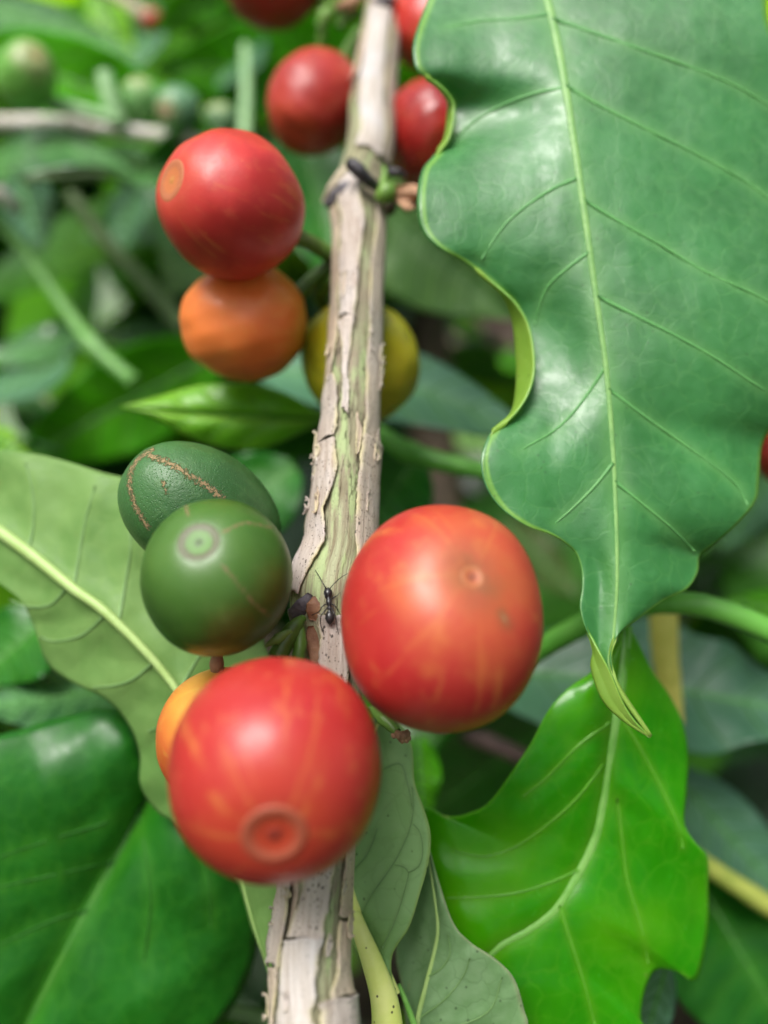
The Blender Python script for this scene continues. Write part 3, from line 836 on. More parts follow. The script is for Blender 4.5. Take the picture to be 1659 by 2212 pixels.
bg_leaf('pale bluish leaf tip under the reddish far cherry', (330, 10, 24), (290, 150, 22.5), 90, MB_, tilt=-0.8)
bg_leaf('deep green leaf cut by the top edge', (520, -60, 22), (330, 70, 21), 120, MG, tilt=0.5, arch=0.2)
bg_leaf('broad deep green leaf behind the top red cherries', (800, 130, 25), (330, 150, 23), 240, MG, tilt=0.5, arch=0.4)
bg_leaf('small shiny leaf left of the upper middle cherry', (560, 60, 24), (470, 190, 23), 90, MB_, tilt=-1.0)
bg_leaf('grey green arching leaf under the pale far twig', (-70, 400, 18), (290, 372, 17), 105, MS, tilt=-1.3, arch=0.5, bend=-72)
bg_leaf('shiny leaf left of the large upper red cherry', (210, 330, 19), (400, 400, 18), 90, MS, tilt=-1.0, arch=0.3)
bg_leaf('dark leaf showing beside the scar of the upper red cherry', (430, 290, 18), (310, 350, 17.5), 60, MD, tilt=0.5)
bg_leaf('pale glossy leaf at the left edge below the far twig', (40, 380, 21), (90, 540, 20), 120, MB_, tilt=-1.4)
bg_leaf('dark leaf below the olive far stem', (420, 400, 25), (180, 520, 24), 150, MD, tilt=-0.6)
bg_leaf('pale blue green leaf low left of the upper red cherry', (300, 380, 23), (250, 560, 22), 75, MB_, tilt=-0.6)
bg_leaf('dark bluish leaf hanging at the left edge', (190, 720, 20), (-40, 780, 19), 85, MS, tilt=-0.5)
bg_leaf('pale leaf at the left edge above the lime leaf', (150, 775, 19), (-60, 870, 18), 85, MB_, tilt=-1.2)
bg_leaf('greyish leaf low at the left above the pale underside leaf', (30, 860, 20), (170, 990, 19), 80, MS, tilt=-1.5)
bg_leaf('large green leaf behind the small lime leaf', (480, 760, 20), (10, 1010, 18.0), 220, MG, tilt=0.5, arch=0.0, ribw=(14, 6))
bg_leaf('small curved bright leaf at the left edge', (-40, 930, 14), (70, 1000, 13.5), 70, [M_lime, M_lime], tilt=-0.4, arch=0.2)
bg_leaf('dark leaf between the upper red cherry and the branch', (640, 250, 17), (740, 640, 15.5), 190, [M_dark_top, M_under], tilt=0.3, M_vein=M_dark_rib)
bg_leaf('mid green leaf under the withered scrap right of the branch', (790, 420, 17), (1110, 690, 15.5), 270, [leaf_mat('soft_green_leaf', (0.13, 0.27, 0.06), (0.08, 0.2, 0.04), (0.16, 0.3, 0.1), rough=0.4, trans=0.3, tcol=(0.2, 0.55, 0.05)), M_under], tilt=0.6, arch=0.3)
bg_leaf('blue green leaf behind the yellow cherry', (560, 800, 14.5), (1180, 960, 13), 165, MB_, tilt=-0.8, arch=0.3, bend=-45, ribw=(6, 3))
bg_leaf('small dark leaf with a pale rim behind the branch above the big red cherry', (905, 985, 13.2), (745, 1210, 12.6), 190, [M_dark_top, M_lime], tilt=0.3)
bg_leaf('tiny light green leaf among the litter', (985, 690, 30), (1040, 720, 30), 40, ML, tilt=0.3)
bg_leaf('bright green leaf beside the inner margin of the large leaf', (1080, 770, 26), (1160, 790, 26), 50, MG)
bg_leaf('pale leaf below the bent margin of the large leaf', (985, 925, 30), (1070, 975, 29), 70, [M_under, M_under])
bg_leaf('pale teal wavy leaf at the right behind the young leaf', (1060, 1450, 14.2), (1820, 1560, 13), 300, MB_, tilt=-0.9, arch=0.3, wave=(0.25, 3, 0.5), M_mid=M_vein_pale, bend=-15, ribw=(16, 8), ruffle=0.07)
bg_leaf('pale leaf at the right edge beside the large leaf tip', (1700, 960, 18), (1560, 1190, 17), 150, MB_, tilt=1.0)
bg_leaf('green leaf cut by the right edge above the petiole', (1760, 1330, 13), (1560, 1300, 13.5), 90, MG, tilt=-0.5)
bg_leaf('grey green leaf at the right above the yellow lower stem', (1440, 1660, 14), (1760, 2010, 13.4), 160, [M_bg_blue, M_dark_top], tilt=-0.6, wave=(0.1, 2, 0))
bg_leaf('dark leaf in the lower right corner under the yellow stem', (1500, 1890, 14), (1760, 2330, 13), 330, MD, tilt=-0.8, arch=0.4)
bg_leaf('bluish leaf tip in the notch of the young leaf', (1440, 2080, 10.2), (1370, 2330, 10.5), 90, MB_, tilt=0.5)
bg_leaf('dark leaf at the left edge under the pale underside leaf', (110, 1330, 12.4), (-60, 1480, 12), 170, MD, tilt=-0.6)
bg_leaf('shiny dark leaf above the broad lower left leaf', (330, 1480, 12.2), (-60, 1530, 11.6), 170, MS, tilt=-1.0, arch=0.3)
bg_leaf('dim green leaf right of the pale speckled leaf', (900, 1590, 12.5), (915, 1790, 11.5), 95, [M_bg_mid, M_under], tilt=0.4)
bg_leaf('dark leaf standing for the deep shade in the gap left of the young leaf', (1200, 1560, 16.5), (860, 1800, 15.5), 250, MD, tilt=1.6)  # dark leaf added where the gap is only deep shade
bg_leaf('dark leaf at the bottom edge left of the branch', (420, 2180, 12.5), (600, 2230, 12), 60, [M_bg_mid, M_under], tilt=-0.5)
bg_leaf('olive leaf right of the big red cherry', (1080, 1130, 22), (1250, 1290, 21), 110, [M_bg_olive, M_under], tilt=-0.6)
bg_leaf('dark green leaf under the left green cherries', (640, 1010, 13.5), (420, 1160, 13), 190, MD, tilt=-0.4)


# ------------------------------------------------------------------ stems behind
def stem(name, label, cat, pts, w, mat, group=None, nodes=()):
    pl = crom3(W(np.array(pts, float)), 30)
    dd = np.array([(q - CAM) @ FWD for q in pl])
    rr = np.interp(np.linspace(0, 1, 30), np.linspace(0, 1, len(w)), w) * 0.5 * dd / FPX
    for (u, k) in nodes:
        rr *= 1 + k * np.exp(-((np.linspace(0, 1, 30) - u) / 0.04) ** 2)
    V_, F_ = tube_geo(pl, rr, 12, rough=0.02)
    o = mesh_obj(name, V_, F_, mat)
    tag(o, label, cat, group)
    return o


M_stem_green = simple_mat('green_stem', (0.16, 0.36, 0.09), (0.11, 0.28, 0.06), rough=0.4)
M_stem_bright = simple_mat('bright_green_stem', (0.14, 0.40, 0.06), (0.10, 0.33, 0.04), rough=0.32, scale=2)
M_stem_pale = simple_mat('pale_green_stem', (0.32, 0.52, 0.25), (0.25, 0.45, 0.2), rough=0.45)
M_stem_beige = simple_mat('beige_twig', (0.50, 0.43, 0.32), (0.38, 0.32, 0.22), rough=0.7)
M_stem_white = simple_mat('white_twig', (0.72, 0.68, 0.63), (0.46, 0.41, 0.34), rough=0.65)
M_stem_olive = simple_mat('olive_stem', (0.17, 0.25, 0.10), (0.12, 0.19, 0.07), rough=0.55)
M_stem_yellow = simple_mat('yellow_stem', (0.75, 0.66, 0.16), (0.66, 0.58, 0.12), rough=0.5)
M_stem_purple = simple_mat('purple_twig', (0.11, 0.065, 0.06), (0.07, 0.045, 0.04), rough=0.6)
M_trunk = simple_mat('trunk_bark', (0.10, 0.07, 0.045), (0.05, 0.036, 0.025), rough=0.85, scale=0.7)
stem('twig', 'pale horizontal far twig carrying the green cherries at upper left', 'twig', [(-60, 268, 18.2), (80, 266, 18), (200, 275, 17.8), (345, 292, 17.6), (480, 300, 17.8)], [34, 36, 34, 30, 24], M_stem_white, nodes=((0.45, .3),))
stem('petiole', 'pale green petiole lying along the far twig beside the green cherry', 'petiole', [(105, 222, 17.2), (180, 240, 17.2), (270, 264, 17.3)], [34, 28, 24], M_stem_pale)
stem('petiole', 'short upright pale green stub between the far green cherries', 'petiole', [(225, 158, 17.2), (236, 205, 17.2), (252, 262, 17.3)], [36, 38, 44], M_stem_pale)
stem('petiole', 'vertical pale stalk left of the upper middle red cherry', 'petiole', [(530, 100, 20), (532, 190, 19.5), (528, 300, 19)], [22, 24, 28], M_stem_pale)
stem('twig', 'beige dead twig at the top edge ending at a reddish far cherry', 'twig', [(200, -40, 24), (280, 10, 23.5), (345, 60, 23)], [32, 30, 22], M_stem_beige)
stem('twig', 'cream broken twig end at the left edge', 'twig', [(-60, 380, 19), (0, 418, 19), (40, 452, 19)], [30, 30, 28], M_stem_white)
stem('stem', 'olive horizontal far stem left of the upper red cherry', 'stem', [(40, 385, 20), (180, 380, 20), (380, 372, 20)], [22, 22, 22], M_stem_olive)
stem('stem', 'slanting green stem crossing the left side', 'stem', [(0, 478, 18.5), (60, 550, 18), (130, 650, 17.5), (200, 745, 17), (290, 825, 16.6)], [24, 26, 28, 32, 30], M_stem_green, nodes=((0.75, .35),))
stem('stem', 'slanting olive stem ending behind the orange cherry', 'stem', [(150, 420, 21), (240, 535, 20.5), (330, 630, 20), (400, 710, 19.5)], [30, 32, 34, 36], M_stem_olive)
stem('stem', 'thin olive stem low at the left behind the leaves', 'stem', [(60, 810, 22), (110, 880, 22), (160, 940, 22)], [26, 26, 26], M_stem_olive)
stem('petiole', 'green petiole crossing behind the branch above the big red cherry', 'petiole', [(745, 880, 12.6), (830, 945, 12.4), (905, 985, 12.2), (1060, 1022, 12), (1150, 1050, 12)], [30, 40, 44, 38, 38], M_stem_bright, nodes=((0.4, .25),))
stem('petiole', 'thick green petiole running to the right edge above the yellow stem', 'petiole', [(1120, 1430, 11.0), (1200, 1382, 10.7), (1290, 1335, 10.4), (1400, 1305, 10.1), (1500, 1305, 9.9), (1600, 1335, 9.8), (1720, 1390, 9.7)], [50, 50, 52, 50, 50, 54, 56], M_stem_bright)
stem('stem', 'upright yellow stem below the thick green petiole', 'stem', [(1432, 1290, 12), (1436, 1400, 12), (1446, 1500, 12), (1452, 1560, 12)], [62, 60, 54, 50], M_stem_yellow)
stem('stem', 'slanting yellow green stem at the lower right edge', 'stem', [(1440, 1810, 12.5), (1540, 1878, 12.5), (1650, 1950, 12.4), (1760, 2020, 12.4)], [40, 40, 44, 46], simple_mat('yellow_green_stem', (0.36, 0.40, 0.08), (0.28, 0.34, 0.06), rough=0.45))
stem('twig', 'purplish brown twig in the gap left of the young leaf', 'twig', [(940, 1560, 15), (1050, 1600, 14.8), (1180, 1660, 14.6)], [38, 38, 36], M_stem_purple)
stem('trunk', 'dark brown coffee trunk standing behind the branch', 'trunk', [(925, 700, 34), (930, 900, 32), (945, 1100, 30), (950, 1500, 27)], [95, 100, 105, 130], M_trunk)
stem('stem', 'green stem end at the bottom edge left of the branch', 'stem', [(380, 2150, 12), (490, 2185, 12), (600, 2210, 12)], [30, 32, 34], M_stem_olive)

# ------------------------------------------------------------------ the branch
AX = np.array([(900, -420, 22.0, 34), (868, -200, 17.0, 36), (832, 0, 13.6, 35), (818, 100, 12.9, 41), (806, 200, 12.2, 49), (797, 320, 11.4, 51), (782, 380, 10.95, 54), (776, 430, 10.65, 60),
               (776, 500, 10.35, 57), (773, 600, 9.95, 55), (769, 700, 9.6, 56), (764, 800, 9.3, 57), (758, 900, 9.0, 60), (749, 1000, 8.7, 66), (741, 1120, 8.4, 69), (736, 1180, 8.25, 75),
               (722, 1250, 8.1, 92), (717, 1300, 8.0, 95), (718, 1380, 7.88, 82), (718, 1450, 7.78, 72), (704, 1600, 7.6, 74), (694, 1750, 7.45, 77), (685, 1890, 7.3, 80), (677, 1990, 7.15, 84),
               (671, 2080, 7.0, 90), (676, 2200, 6.8, 98), (690, 2400, 6.5, 106)], float)


AX[:, 3] *= np.interp(AX[:, 1], [-400, 900, 1300, 1700, 2300], [0.93, 0.93, 0.94, 0.88, 0.84])      # the bark adds its own thickness


def axis_at(y):
    """smooth interpolation of the branch axis by reference row"""
    y = np.asarray(y, float)
    out = []
    for k in (0, 2, 3):
        yy, vv = AX[:, 1], AX[:, k]
        sl = np.gradient(vv, yy)
        i = np.clip(np.searchsorted(yy, y) - 1, 0, len(yy) - 2)
        h = yy[i + 1] - yy[i]; s = (y - yy[i]) / h
        out.append((2 * s**3 - 3 * s**2 + 1) * vv[i] + (s**3 - 2 * s**2 + s) * h * sl[i] + (-2 * s**3 + 3 * s**2) * vv[i + 1] + (s**3 - s**2) * h * sl[i + 1])
    return out[0], out[1], out[2]


YS = np.linspace(-420, 2400, 700)
xa, da, ha = axis_at(YS)

APTS = W(np.stack([xa, YS, da], 1))
ARAD = ha * da / FPX * CM
AT = np.gradient(APTS, axis=0); AT /= np.linalg.norm(AT, axis=1)[:, None]
AN = (CAM - APTS); AN -= AT * (AN * AT).sum(1)[:, None]; AN /= np.linalg.norm(AN, axis=1)[:, None]
AS = np.cross(AT, AN)
if AS[350] @ RIGHT < 0: AS = -AS
ALEN = np.concatenate([[0], np.cumsum(np.linalg.norm(np.diff(APTS, axis=0), axis=1))]) / CM


def frame(y):
    f = lambda A: np.stack([np.interp(y, YS, A[:, k]) for k in range(3)], -1)
    return f(APTS), f(AN), f(AS), np.interp(y, YS, ARAD), np.interp(y, YS, ALEN)


def branch_pt(y, th, off=0.0):
    """point on the branch: reference row y, angle th in degrees (0 faces the lens, + to the right), off cm out of the surface"""
    A, N_, S_, R_, L_ = frame(np.asarray(y, float))
    a = np.radians(th)
    prof = 1 + 0.035 * np.cos(4 * a + 0.6)
    rr = R_ * prof + np.asarray(off) * CM
    return A + (np.cos(a) * rr)[..., None] * N_ + (np.sin(a) * rr)[..., None] * S_


branch = empty('coffee_branch', APTS[-1])
tag(branch, 'pale woody coffee branch with peeling bark running up the middle', 'branch')
bpy.context.view_layer.update()
M_inner = bark_mat('inner_bark', (0.36, 0.38, 0.23), (0.20, 0.17, 0.10), (0.27, 0.22, 0.16), speck=0.3, green=(0.34, 0.43, 0.20), crack=1.0)
M_bark = bark_mat('pale_bark', (0.52, 0.45, 0.40), (0.37, 0.30, 0.25), (0.53, 0.47, 0.44), speck=0.85, crack=0.25)
M_bark_grey = bark_mat('grey_bark', (0.46, 0.39, 0.32), (0.36, 0.30, 0.24), (0.42, 0.37, 0.32), speck=0.85, crack=0.3)
M_bark_white = bark_mat('white_bark', (0.60, 0.55, 0.52), (0.44, 0.38, 0.33), (0.57, 0.54, 0.55), speck=0.3, crack=0.2)
M_bark_tan = bark_mat('tan_bark', (0.55, 0.44, 0.33), (0.42, 0.32, 0.24), (0.50, 0.42, 0.33), speck=0.45, crack=0.5)
M_black = simple_mat('black_stub', (0.022, 0.020, 0.024), (0.06, 0.055, 0.065), rough=0.45, scale=6, bump=0.6)
M_flap = simple_mat('grey_stipule', (0.17, 0.16, 0.18), (0.08, 0.07, 0.08), rough=0.6, scale=5, bump=0.7)
M_brown = simple_mat('red_brown_scar', (0.13, 0.045, 0.018), (0.24, 0.12, 0.06), rough=0.6, scale=4, bump=0.6)
M_scrap = simple_mat('withered_scrap', (0.52, 0.30, 0.18), (0.36, 0.20, 0.12), rough=0.75, scale=4, bump=0.8, trans=0.15, tcol=(0.5, 0.3, 0.15))
M_stalk = simple_mat('cherry_stalk', (0.075, 0.16, 0.022), (0.05, 0.11, 0.015), rough=0.38, scale=3, bump=0.3)
M_stalk_l = simple_mat('light_stalk', (0.16, 0.30, 0.05), (0.11, 0.22, 0.04), rough=0.4, scale=3, bump=0.4)

# green inner wood, exposed between the strips
ny, nt = 420, 40
yy = np.linspace(-420, 2400, ny)
th = np.linspace(-180, 180, nt, endpoint=False)
Yg, Tg = np.meshgrid(yy, th, indexing='ij')
nz = lumps(np.stack([Yg.ravel() * 0.02, Tg.ravel() * 0.03, 0 * Yg.ravel()], 1), 0.012, 2.0).reshape(Yg.shape)
core = branch_pt(Yg.ravel(), Tg.ravel(), nz.ravel())
_, _, _, Rg, Lg = frame(Yg.ravel())
uvc = np.stack([Tg.ravel() / 180 * math.pi * Rg / CM, Lg], 1)
mesh_obj('wood', core, grid_faces(ny, nt, wrap=True), M_inner, branch, uv=uvc)


def strip(mat, left, right, off=0.022, lift=0.02, jag=2.2, thick=0.018, seed=0, end_lift=0.02, label=None, flake=False):
    """bark strip lying on the wood: left / right margins as [(row, angle)]"""
    r_ = np.random.default_rng(seed)
    L_, R_ = np.array(left, float), np.array(right, float)
    y0, y1 = L_[0, 0], L_[-1, 0]
    n = int(max(16, (y1 - y0) / 5)); m = 12
    y = np.linspace(y0, y1, n)
    def wob(k):
        w = np.cumsum(r_.normal(size=n)); w -= np.linspace(w[0], w[-1], n)
        w = np.convolve(np.pad(w, 3, mode='edge'), np.ones(7) / 7, mode='valid')
        return jag * 1.3 * w / (w.std() + 1e-6) + jag * 0.35 * r_.normal(size=n)
    tl = np.interp(y, L_[:, 0], L_[:, 1]) + wob(0)
    tr = np.interp(y, R_[:, 0], R_[:, 1]) + wob(1)
    s = np.linspace(0, 1, m)
    T = tl[:, None] + (tr - tl)[:, None] * s
    ycut0 = 5 * lumps(np.stack([s * 3, s * 0, s * 0], 1), 1, 1.3 + 0.05 * seed) + 6 * (s - 0.5) * r_.normal()
    ycut1 = 6 * lumps(np.stack([s * 3, s * 0 + 3, s * 0], 1), 1, 1.7 + 0.05 * seed) + 8 * (s - 0.5) * r_.normal()
    u = np.linspace(0, 1, n)[:, None]
    Y = y[:, None] + ycut0[None, :] * np.clip(1 - u * 12, 0, 1) + ycut1[None, :] * np.clip(1 - (1 - u) * 12, 0, 1)
    e = np.minimum(s, 1 - s)[None, :]
    lf = lift * np.exp(-e / 0.09) * (0.55 + 0.45 * np.sin(y * 0.021 + seed))[:, None]
    lf = lf + end_lift * (np.exp(-u / 0.03) + np.exp(-(1 - u) / 0.03))
    lf += 0.006 * lumps(np.stack([Y.ravel() * 0.03, T.ravel() * 0.06, 0 * Y.ravel()], 1), 1, 1.9).reshape(Y.shape)
    P = branch_pt(Y.ravel(), T.ravel(), (off + lf).ravel())
    _, _, _, Rr, Ll = frame(Y.ravel())
    uv = np.stack([T.ravel() / 180 * math.pi * Rr / CM + seed * 0.7, Ll], 1)
    f = grid_faces(n, m)
    q = P[list(f[len(f) // 2])]
    A0 = frame(np.array([Y.ravel()[f[len(f) // 2][0]]]))[0][0]
    if np.cross(q[1] - q[0], q[2] - q[1]) @ (q[0] - A0) < 0:
        f = grid_faces(n, m, flip=True)
    eg = np.clip(1 - np.minimum(s, 1 - s) * (m - 1) * 0.9, 0, 1)[None, :] * (0.5 + 0.5 * np.sin(y * 0.06 + seed))[:, None]
    o = mesh_obj('bark_strip', P, f, mat, branch, uv=uv, attrs={'edge': eg.ravel()})
    so = o.modifiers.new('thickness', 'SOLIDIFY'); so.thickness = thick * CM; so.offset = 0.0
    if label: o['label'] = label
    if flake: o.name = 'bark_flake'
    return o


# upper internodes
strip(M_bark_white, [(-300, -50), (0, -48), (150, -40), (372, -30)], [(-300, 35), (0, 30), (150, 28), (372, 30)], seed=1, off=0.03)
strip(M_bark_grey, [(-300, 40), (0, 36), (150, 33), (360, 36)], [(-300, 120), (0, 120), (150, 115), (360, 120)], seed=2)
strip(M_bark_tan, [(-300, -120), (0, -120), (190, -118)], [(-300, -55), (0, -54), (190, -44)], seed=3)
strip(M_bark, [(432, -46), (560, -46), (640, -42), (720, -37)], [(432, 2), (560, 0), (640, -3), (720, -4)], seed=4, off=0.04, lift=0.025)
strip(M_bark, [(724, -36), (800, -34), (880, -26), (926, -20)], [(724, -3), (800, -3), (880, -4), (926, -4)], seed=5, off=0.03)
strip(M_bark_tan, [(445, -120), (560, -118), (760, -115), (850, -105)], [(445, -56), (560, -54), (760, -48), (850, -66)], seed=6)
strip(M_bark_grey, [(445, 44), (560, 38), (720, 34), (850, 30), (985, 27)], [(445, 120), (560, 120), (720, 120), (850, 118), (985, 115)], seed=7)
# middle internode
strip(M_bark, [(835, -62), (900, -110), (978, -112)], [(835, -50), (900, -28), (978, -26)], seed=8, off=0.03)
strip(M_bark, [(982, -112), (1060, -112), (1150, -108), (1230, -104), (1296, -96)], [(982, -25), (1042, -20), (1085, -26), (1131, -40), (1200, -34), (1296, -46)], seed=9, off=0.034, lift=0.035)
strip(M_bark_grey, [(968, 28), (1018, 18), (1042, 22), (1121, 22), (1179, 15), (1240, 20), (1330, 30), (1400, 20)], [(968, 118), (1018, 118), (1042, 118), (1121, 116), (1179, 115), (1240, 115), (1330, 115), (1400, 115)], seed=10, off=0.045, lift=0.03)
strip(M_bark_tan, [(930, 8), (960, 12), (1010, 15)], [(930, 12), (960, 22), (1010, 19)], seed=11, jag=0.6)
# below the node
strip(M_bark, [(1345, -14), (1420, -18), (1520, -20), (1660, -22)], [(1345, 14), (1420, 26), (1520, 30), (1660, 32)], seed=13, off=0.03)
strip(M_bark, [(1664, -22), (1780, -22), (1905, -23), (1965, -30), (2024, -36)], [(1664, 32), (1780, 34), (1905, 34), (1965, 26), (2024, 16)], seed=14, off=0.035)
strip(M_bark_white, [(2028, -38), (2090, -48), (2170, -58), (2350, -60)], [(2028, 15), (2090, 6), (2170, -4), (2350, -6)], seed=15, off=0.035)
strip(M_bark, [(1560, -118), (1760, -118), (1894, -116), (2000, -116), (2082, -114)], [(1560, -50), (1760, -50), (1894, -48), (2000, -45), (2082, -44)], seed=16, off=0.05, lift=0.05, jag=2.2)
strip(M_bark_tan, [(2088, -118), (2180, -116), (2350, -115)], [(2088, -56), (2180, -64), (2350, -66)], seed=17, off=0.03)
strip(M_bark_tan, [(1560, 42), (1760, 44), (1900, 44), (1982, 42)], [(1560, 118), (1760, 118), (1900, 118), (1982, 118)], seed=18, off=0.03)
strip(M_bark_tan, [(1987, 42), (2060, 36), (2110, 30), (2158, 24)], [(1987, 118), (2060, 118), (2110, 118), (2158, 118)], seed=19, off=0.03)
strip(M_bark, [(2163, 6), (2220, 2), (2350, 0)], [(2163, 118), (2220, 118), (2350, 118)], seed=20, off=0.05, lift=0.03)
strip(M_bark_tan, [(1800, -45), (1900, -44), (2020, -42)], [(1800, -27), (1900, -28), (2020, -36)], seed=21, off=0.008, lift=0.004)


fr = np.random.default_rng(5)
for k in range(24):                       # small loose flakes of bark
    y0 = fr.uniform(440, 1240) if k < 17 else fr.uniform(1850, 2180)
    a0 = fr.uniform(-75, 70)
    if y0 > 850 and -32 < a0 < 22: a0 = -60 + a0 if a0 < -5 else 40 + a0
    ln, wd = fr.uniform(18, 60), fr.uniform(4, 11)
    dr = fr.uniform(-4, 4)
    strip([M_bark, M_bark_tan, M_bark_grey][k % 3], [(y0, a0), (y0 + ln * 0.5, a0 - 1), (y0 + ln, a0 + dr)], [(y0, a0 + wd * 0.6), (y0 + ln * 0.5, a0 + wd), (y0 + ln, a0 + wd * 0.5 + dr)],
          off=0.05, lift=0.02, end_lift=fr.uniform(0.0, 0.05), jag=1.0, thick=0.012, seed=40 + k, flake=True)


def lump_part(name, pts, radii, mat, rough=0.05, seg=12, n=16, parent=None, flat=None, label=None):
    V_, F_ = tube_geo(crom3(W(np.array(pts, float)), n), np.interp(np.linspace(0, 1, n), np.linspace(0, 1, len(radii)), [r * pts[0][2] / FPX * CM for r in radii]), seg, rough=rough, flat=flat)
    o = mesh_obj(name, V_, F_, mat, parent if parent is not None else branch)
    if label: o['label'] = label
    return o


def surf_d(x, y, lift):
    """depth of the branch surface at a reference point"""
    xx, dd, hh = axis_at(np.array([y]))
    s = np.clip((x - xx[0]) / hh[0], -0.97, 0.97)
    R_ = hh[0] * dd[0] / FPX
    return dd[0] - R_ * math.cos(math.asin(s)) * 1.02 - lift


# lower node (with the ant): dead stipule, brown leaf scar, stubs
lump_part('stipule', [(q, w_, surf_d(q, w_, 0.03)) for q, w_ in ((672, 1284), (662, 1300), (646, 1322), (636, 1352))], [8, 20, 23, 9], M_flap, rough=0.06, flat=0.5, label='dark grey withered stipule')
lump_part('leaf_scar', [(q, w_, surf_d(q, w_, 0.02)) for q, w_ in ((682, 1288), (683, 1302), (680, 1322), (676, 1340))], [8, 21, 20, 9], M_brown, rough=0.05, flat=0.15, label='red brown leaf scar')
lump_part('leaf_scar', [(q, w_, surf_d(q, w_, 0.015)) for q, w_ in ((672, 1352), (676, 1380), (680, 1410), (684, 1440))], [8, 17, 15, 8], M_brown, rough=0.05, flat=0.15)
lump_part('flower_stub', [(600, 1420, 7.35), (615, 1385, 7.4), (640, 1350, 7.5), (655, 1335, 7.6)], [22, 22, 18, 8], M_stalk, rough=0.04)
lump_part('flower_stub', [(645, 1430, 7.4), (648, 1385, 7.45), (650, 1345, 7.55)], [14, 16, 6], M_stalk, rough=0.05)
lump_part('bract', [(572, 1396, 7.3), (600, 1380, 7.3), (630, 1362, 7.38)], [3, 12, 5], M_stalk_l, rough=0.05, flat=0.5)
# middle node
lump_part('stipule', [(752, 350, 10.0), (770, 362, 10.0), (790, 384, 10.05), (812, 404, 10.2)], [12, 16, 14, 11], M_black, rough=0.1, label='black dried stipule pointing up left')
lump_part('stipule', [(838, 372, 10.4), (856, 372, 10.4), (876, 380, 10.45)], [9, 10, 5], M_black, rough=0.12)
lump_part('bud', [(818, 432, 10.15), (832, 418, 10.1), (846, 404, 10.2)], [12, 24, 12], M_stalk_l, rough=0.03)
lump_part('bud', [(826, 400, 10.25), (831, 378, 10.3), (828, 358, 10.35)], [9, 8, 3], M_stalk_l, rough=0.03)
lump_part('stipule', [(704, 440, 10.5), (724, 428, 10.35), (746, 406, 10.25), (758, 390, 10.3)], [8, 18, 16, 6], M_flap, rough=0.06, flat=0.6, label='grey peeling flap at the node')
lump_part('node_ridge', [(700, 436, 10.7), (722, 402, 10.5), (745, 370, 10.55), (758, 350, 10.7)], [6, 13, 12, 5], M_bark_tan if False else M_stem_beige, rough=0.05)
lump_part('node_ridge', [(812, 462, 10.5), (838, 452, 10.45), (852, 436, 10.6)], [8, 15, 6], M_trunk, rough=0.06)  # dark lump for the node's underside, its shade put into the colour
# upper node
lump_part('bud', [(690, 60, 13.2), (702, 36, 13.2), (716, 20, 13.3)], [8, 18, 10], M_stalk_l, rough=0.04)
lump_part('bud', [(735, 60, 13.3), (748, 30, 13.3), (765, 20, 13.4)], [10, 20, 8], M_stalk, rough=0.04)
lump_part('stipule', [(730, 14, 13.2), (752, 8, 13.1), (780, -6, 13.3)], [8, 14, 8], M_scrap, rough=0.06)
lump_part('flower_stub', [(690, 112, 13.4), (694, 80, 13.3), (700, 46, 13.2)], [7, 9, 8], M_stalk_l, rough=0.04)
lump_part('stipule', [(806, -2, 13.0), (832, 2, 12.9), (852, 0, 13.1)], [5, 11, 6], M_flap, rough=0.06)

# withered scrap hanging at the middle node: a thin crumpled sheet
n = 14
g = []
for i in range(n):
    for j in range(n):
        u, w_ = i / (n - 1), j / (n - 1)
        x = 846 + 78 * u + 6 * math.sin(5 * w_)
        y = 392 + 20 * math.sin(2.6 * u + 0.5) * 0.5 + (22 + 38 * u ** 0.7) * w_ + 5 * math.sin(9 * u + 3 * w_)
        g.append((x, y, 10.2 + 0.18 * math.sin(6 * u + 2 * w_) + 0.12 * math.sin(9 * w_ + 3 * u)))
scrap = mesh_obj('withered_leaf', W(np.array(g)), grid_faces(n, n), M_scrap)
so = scrap.modifiers.new('thickness', 'SOLIDIFY'); so.thickness = 0.0003
tag(scrap, 'crumpled peach brown withered scrap at the node left of the large leaf', 'withered leaf')


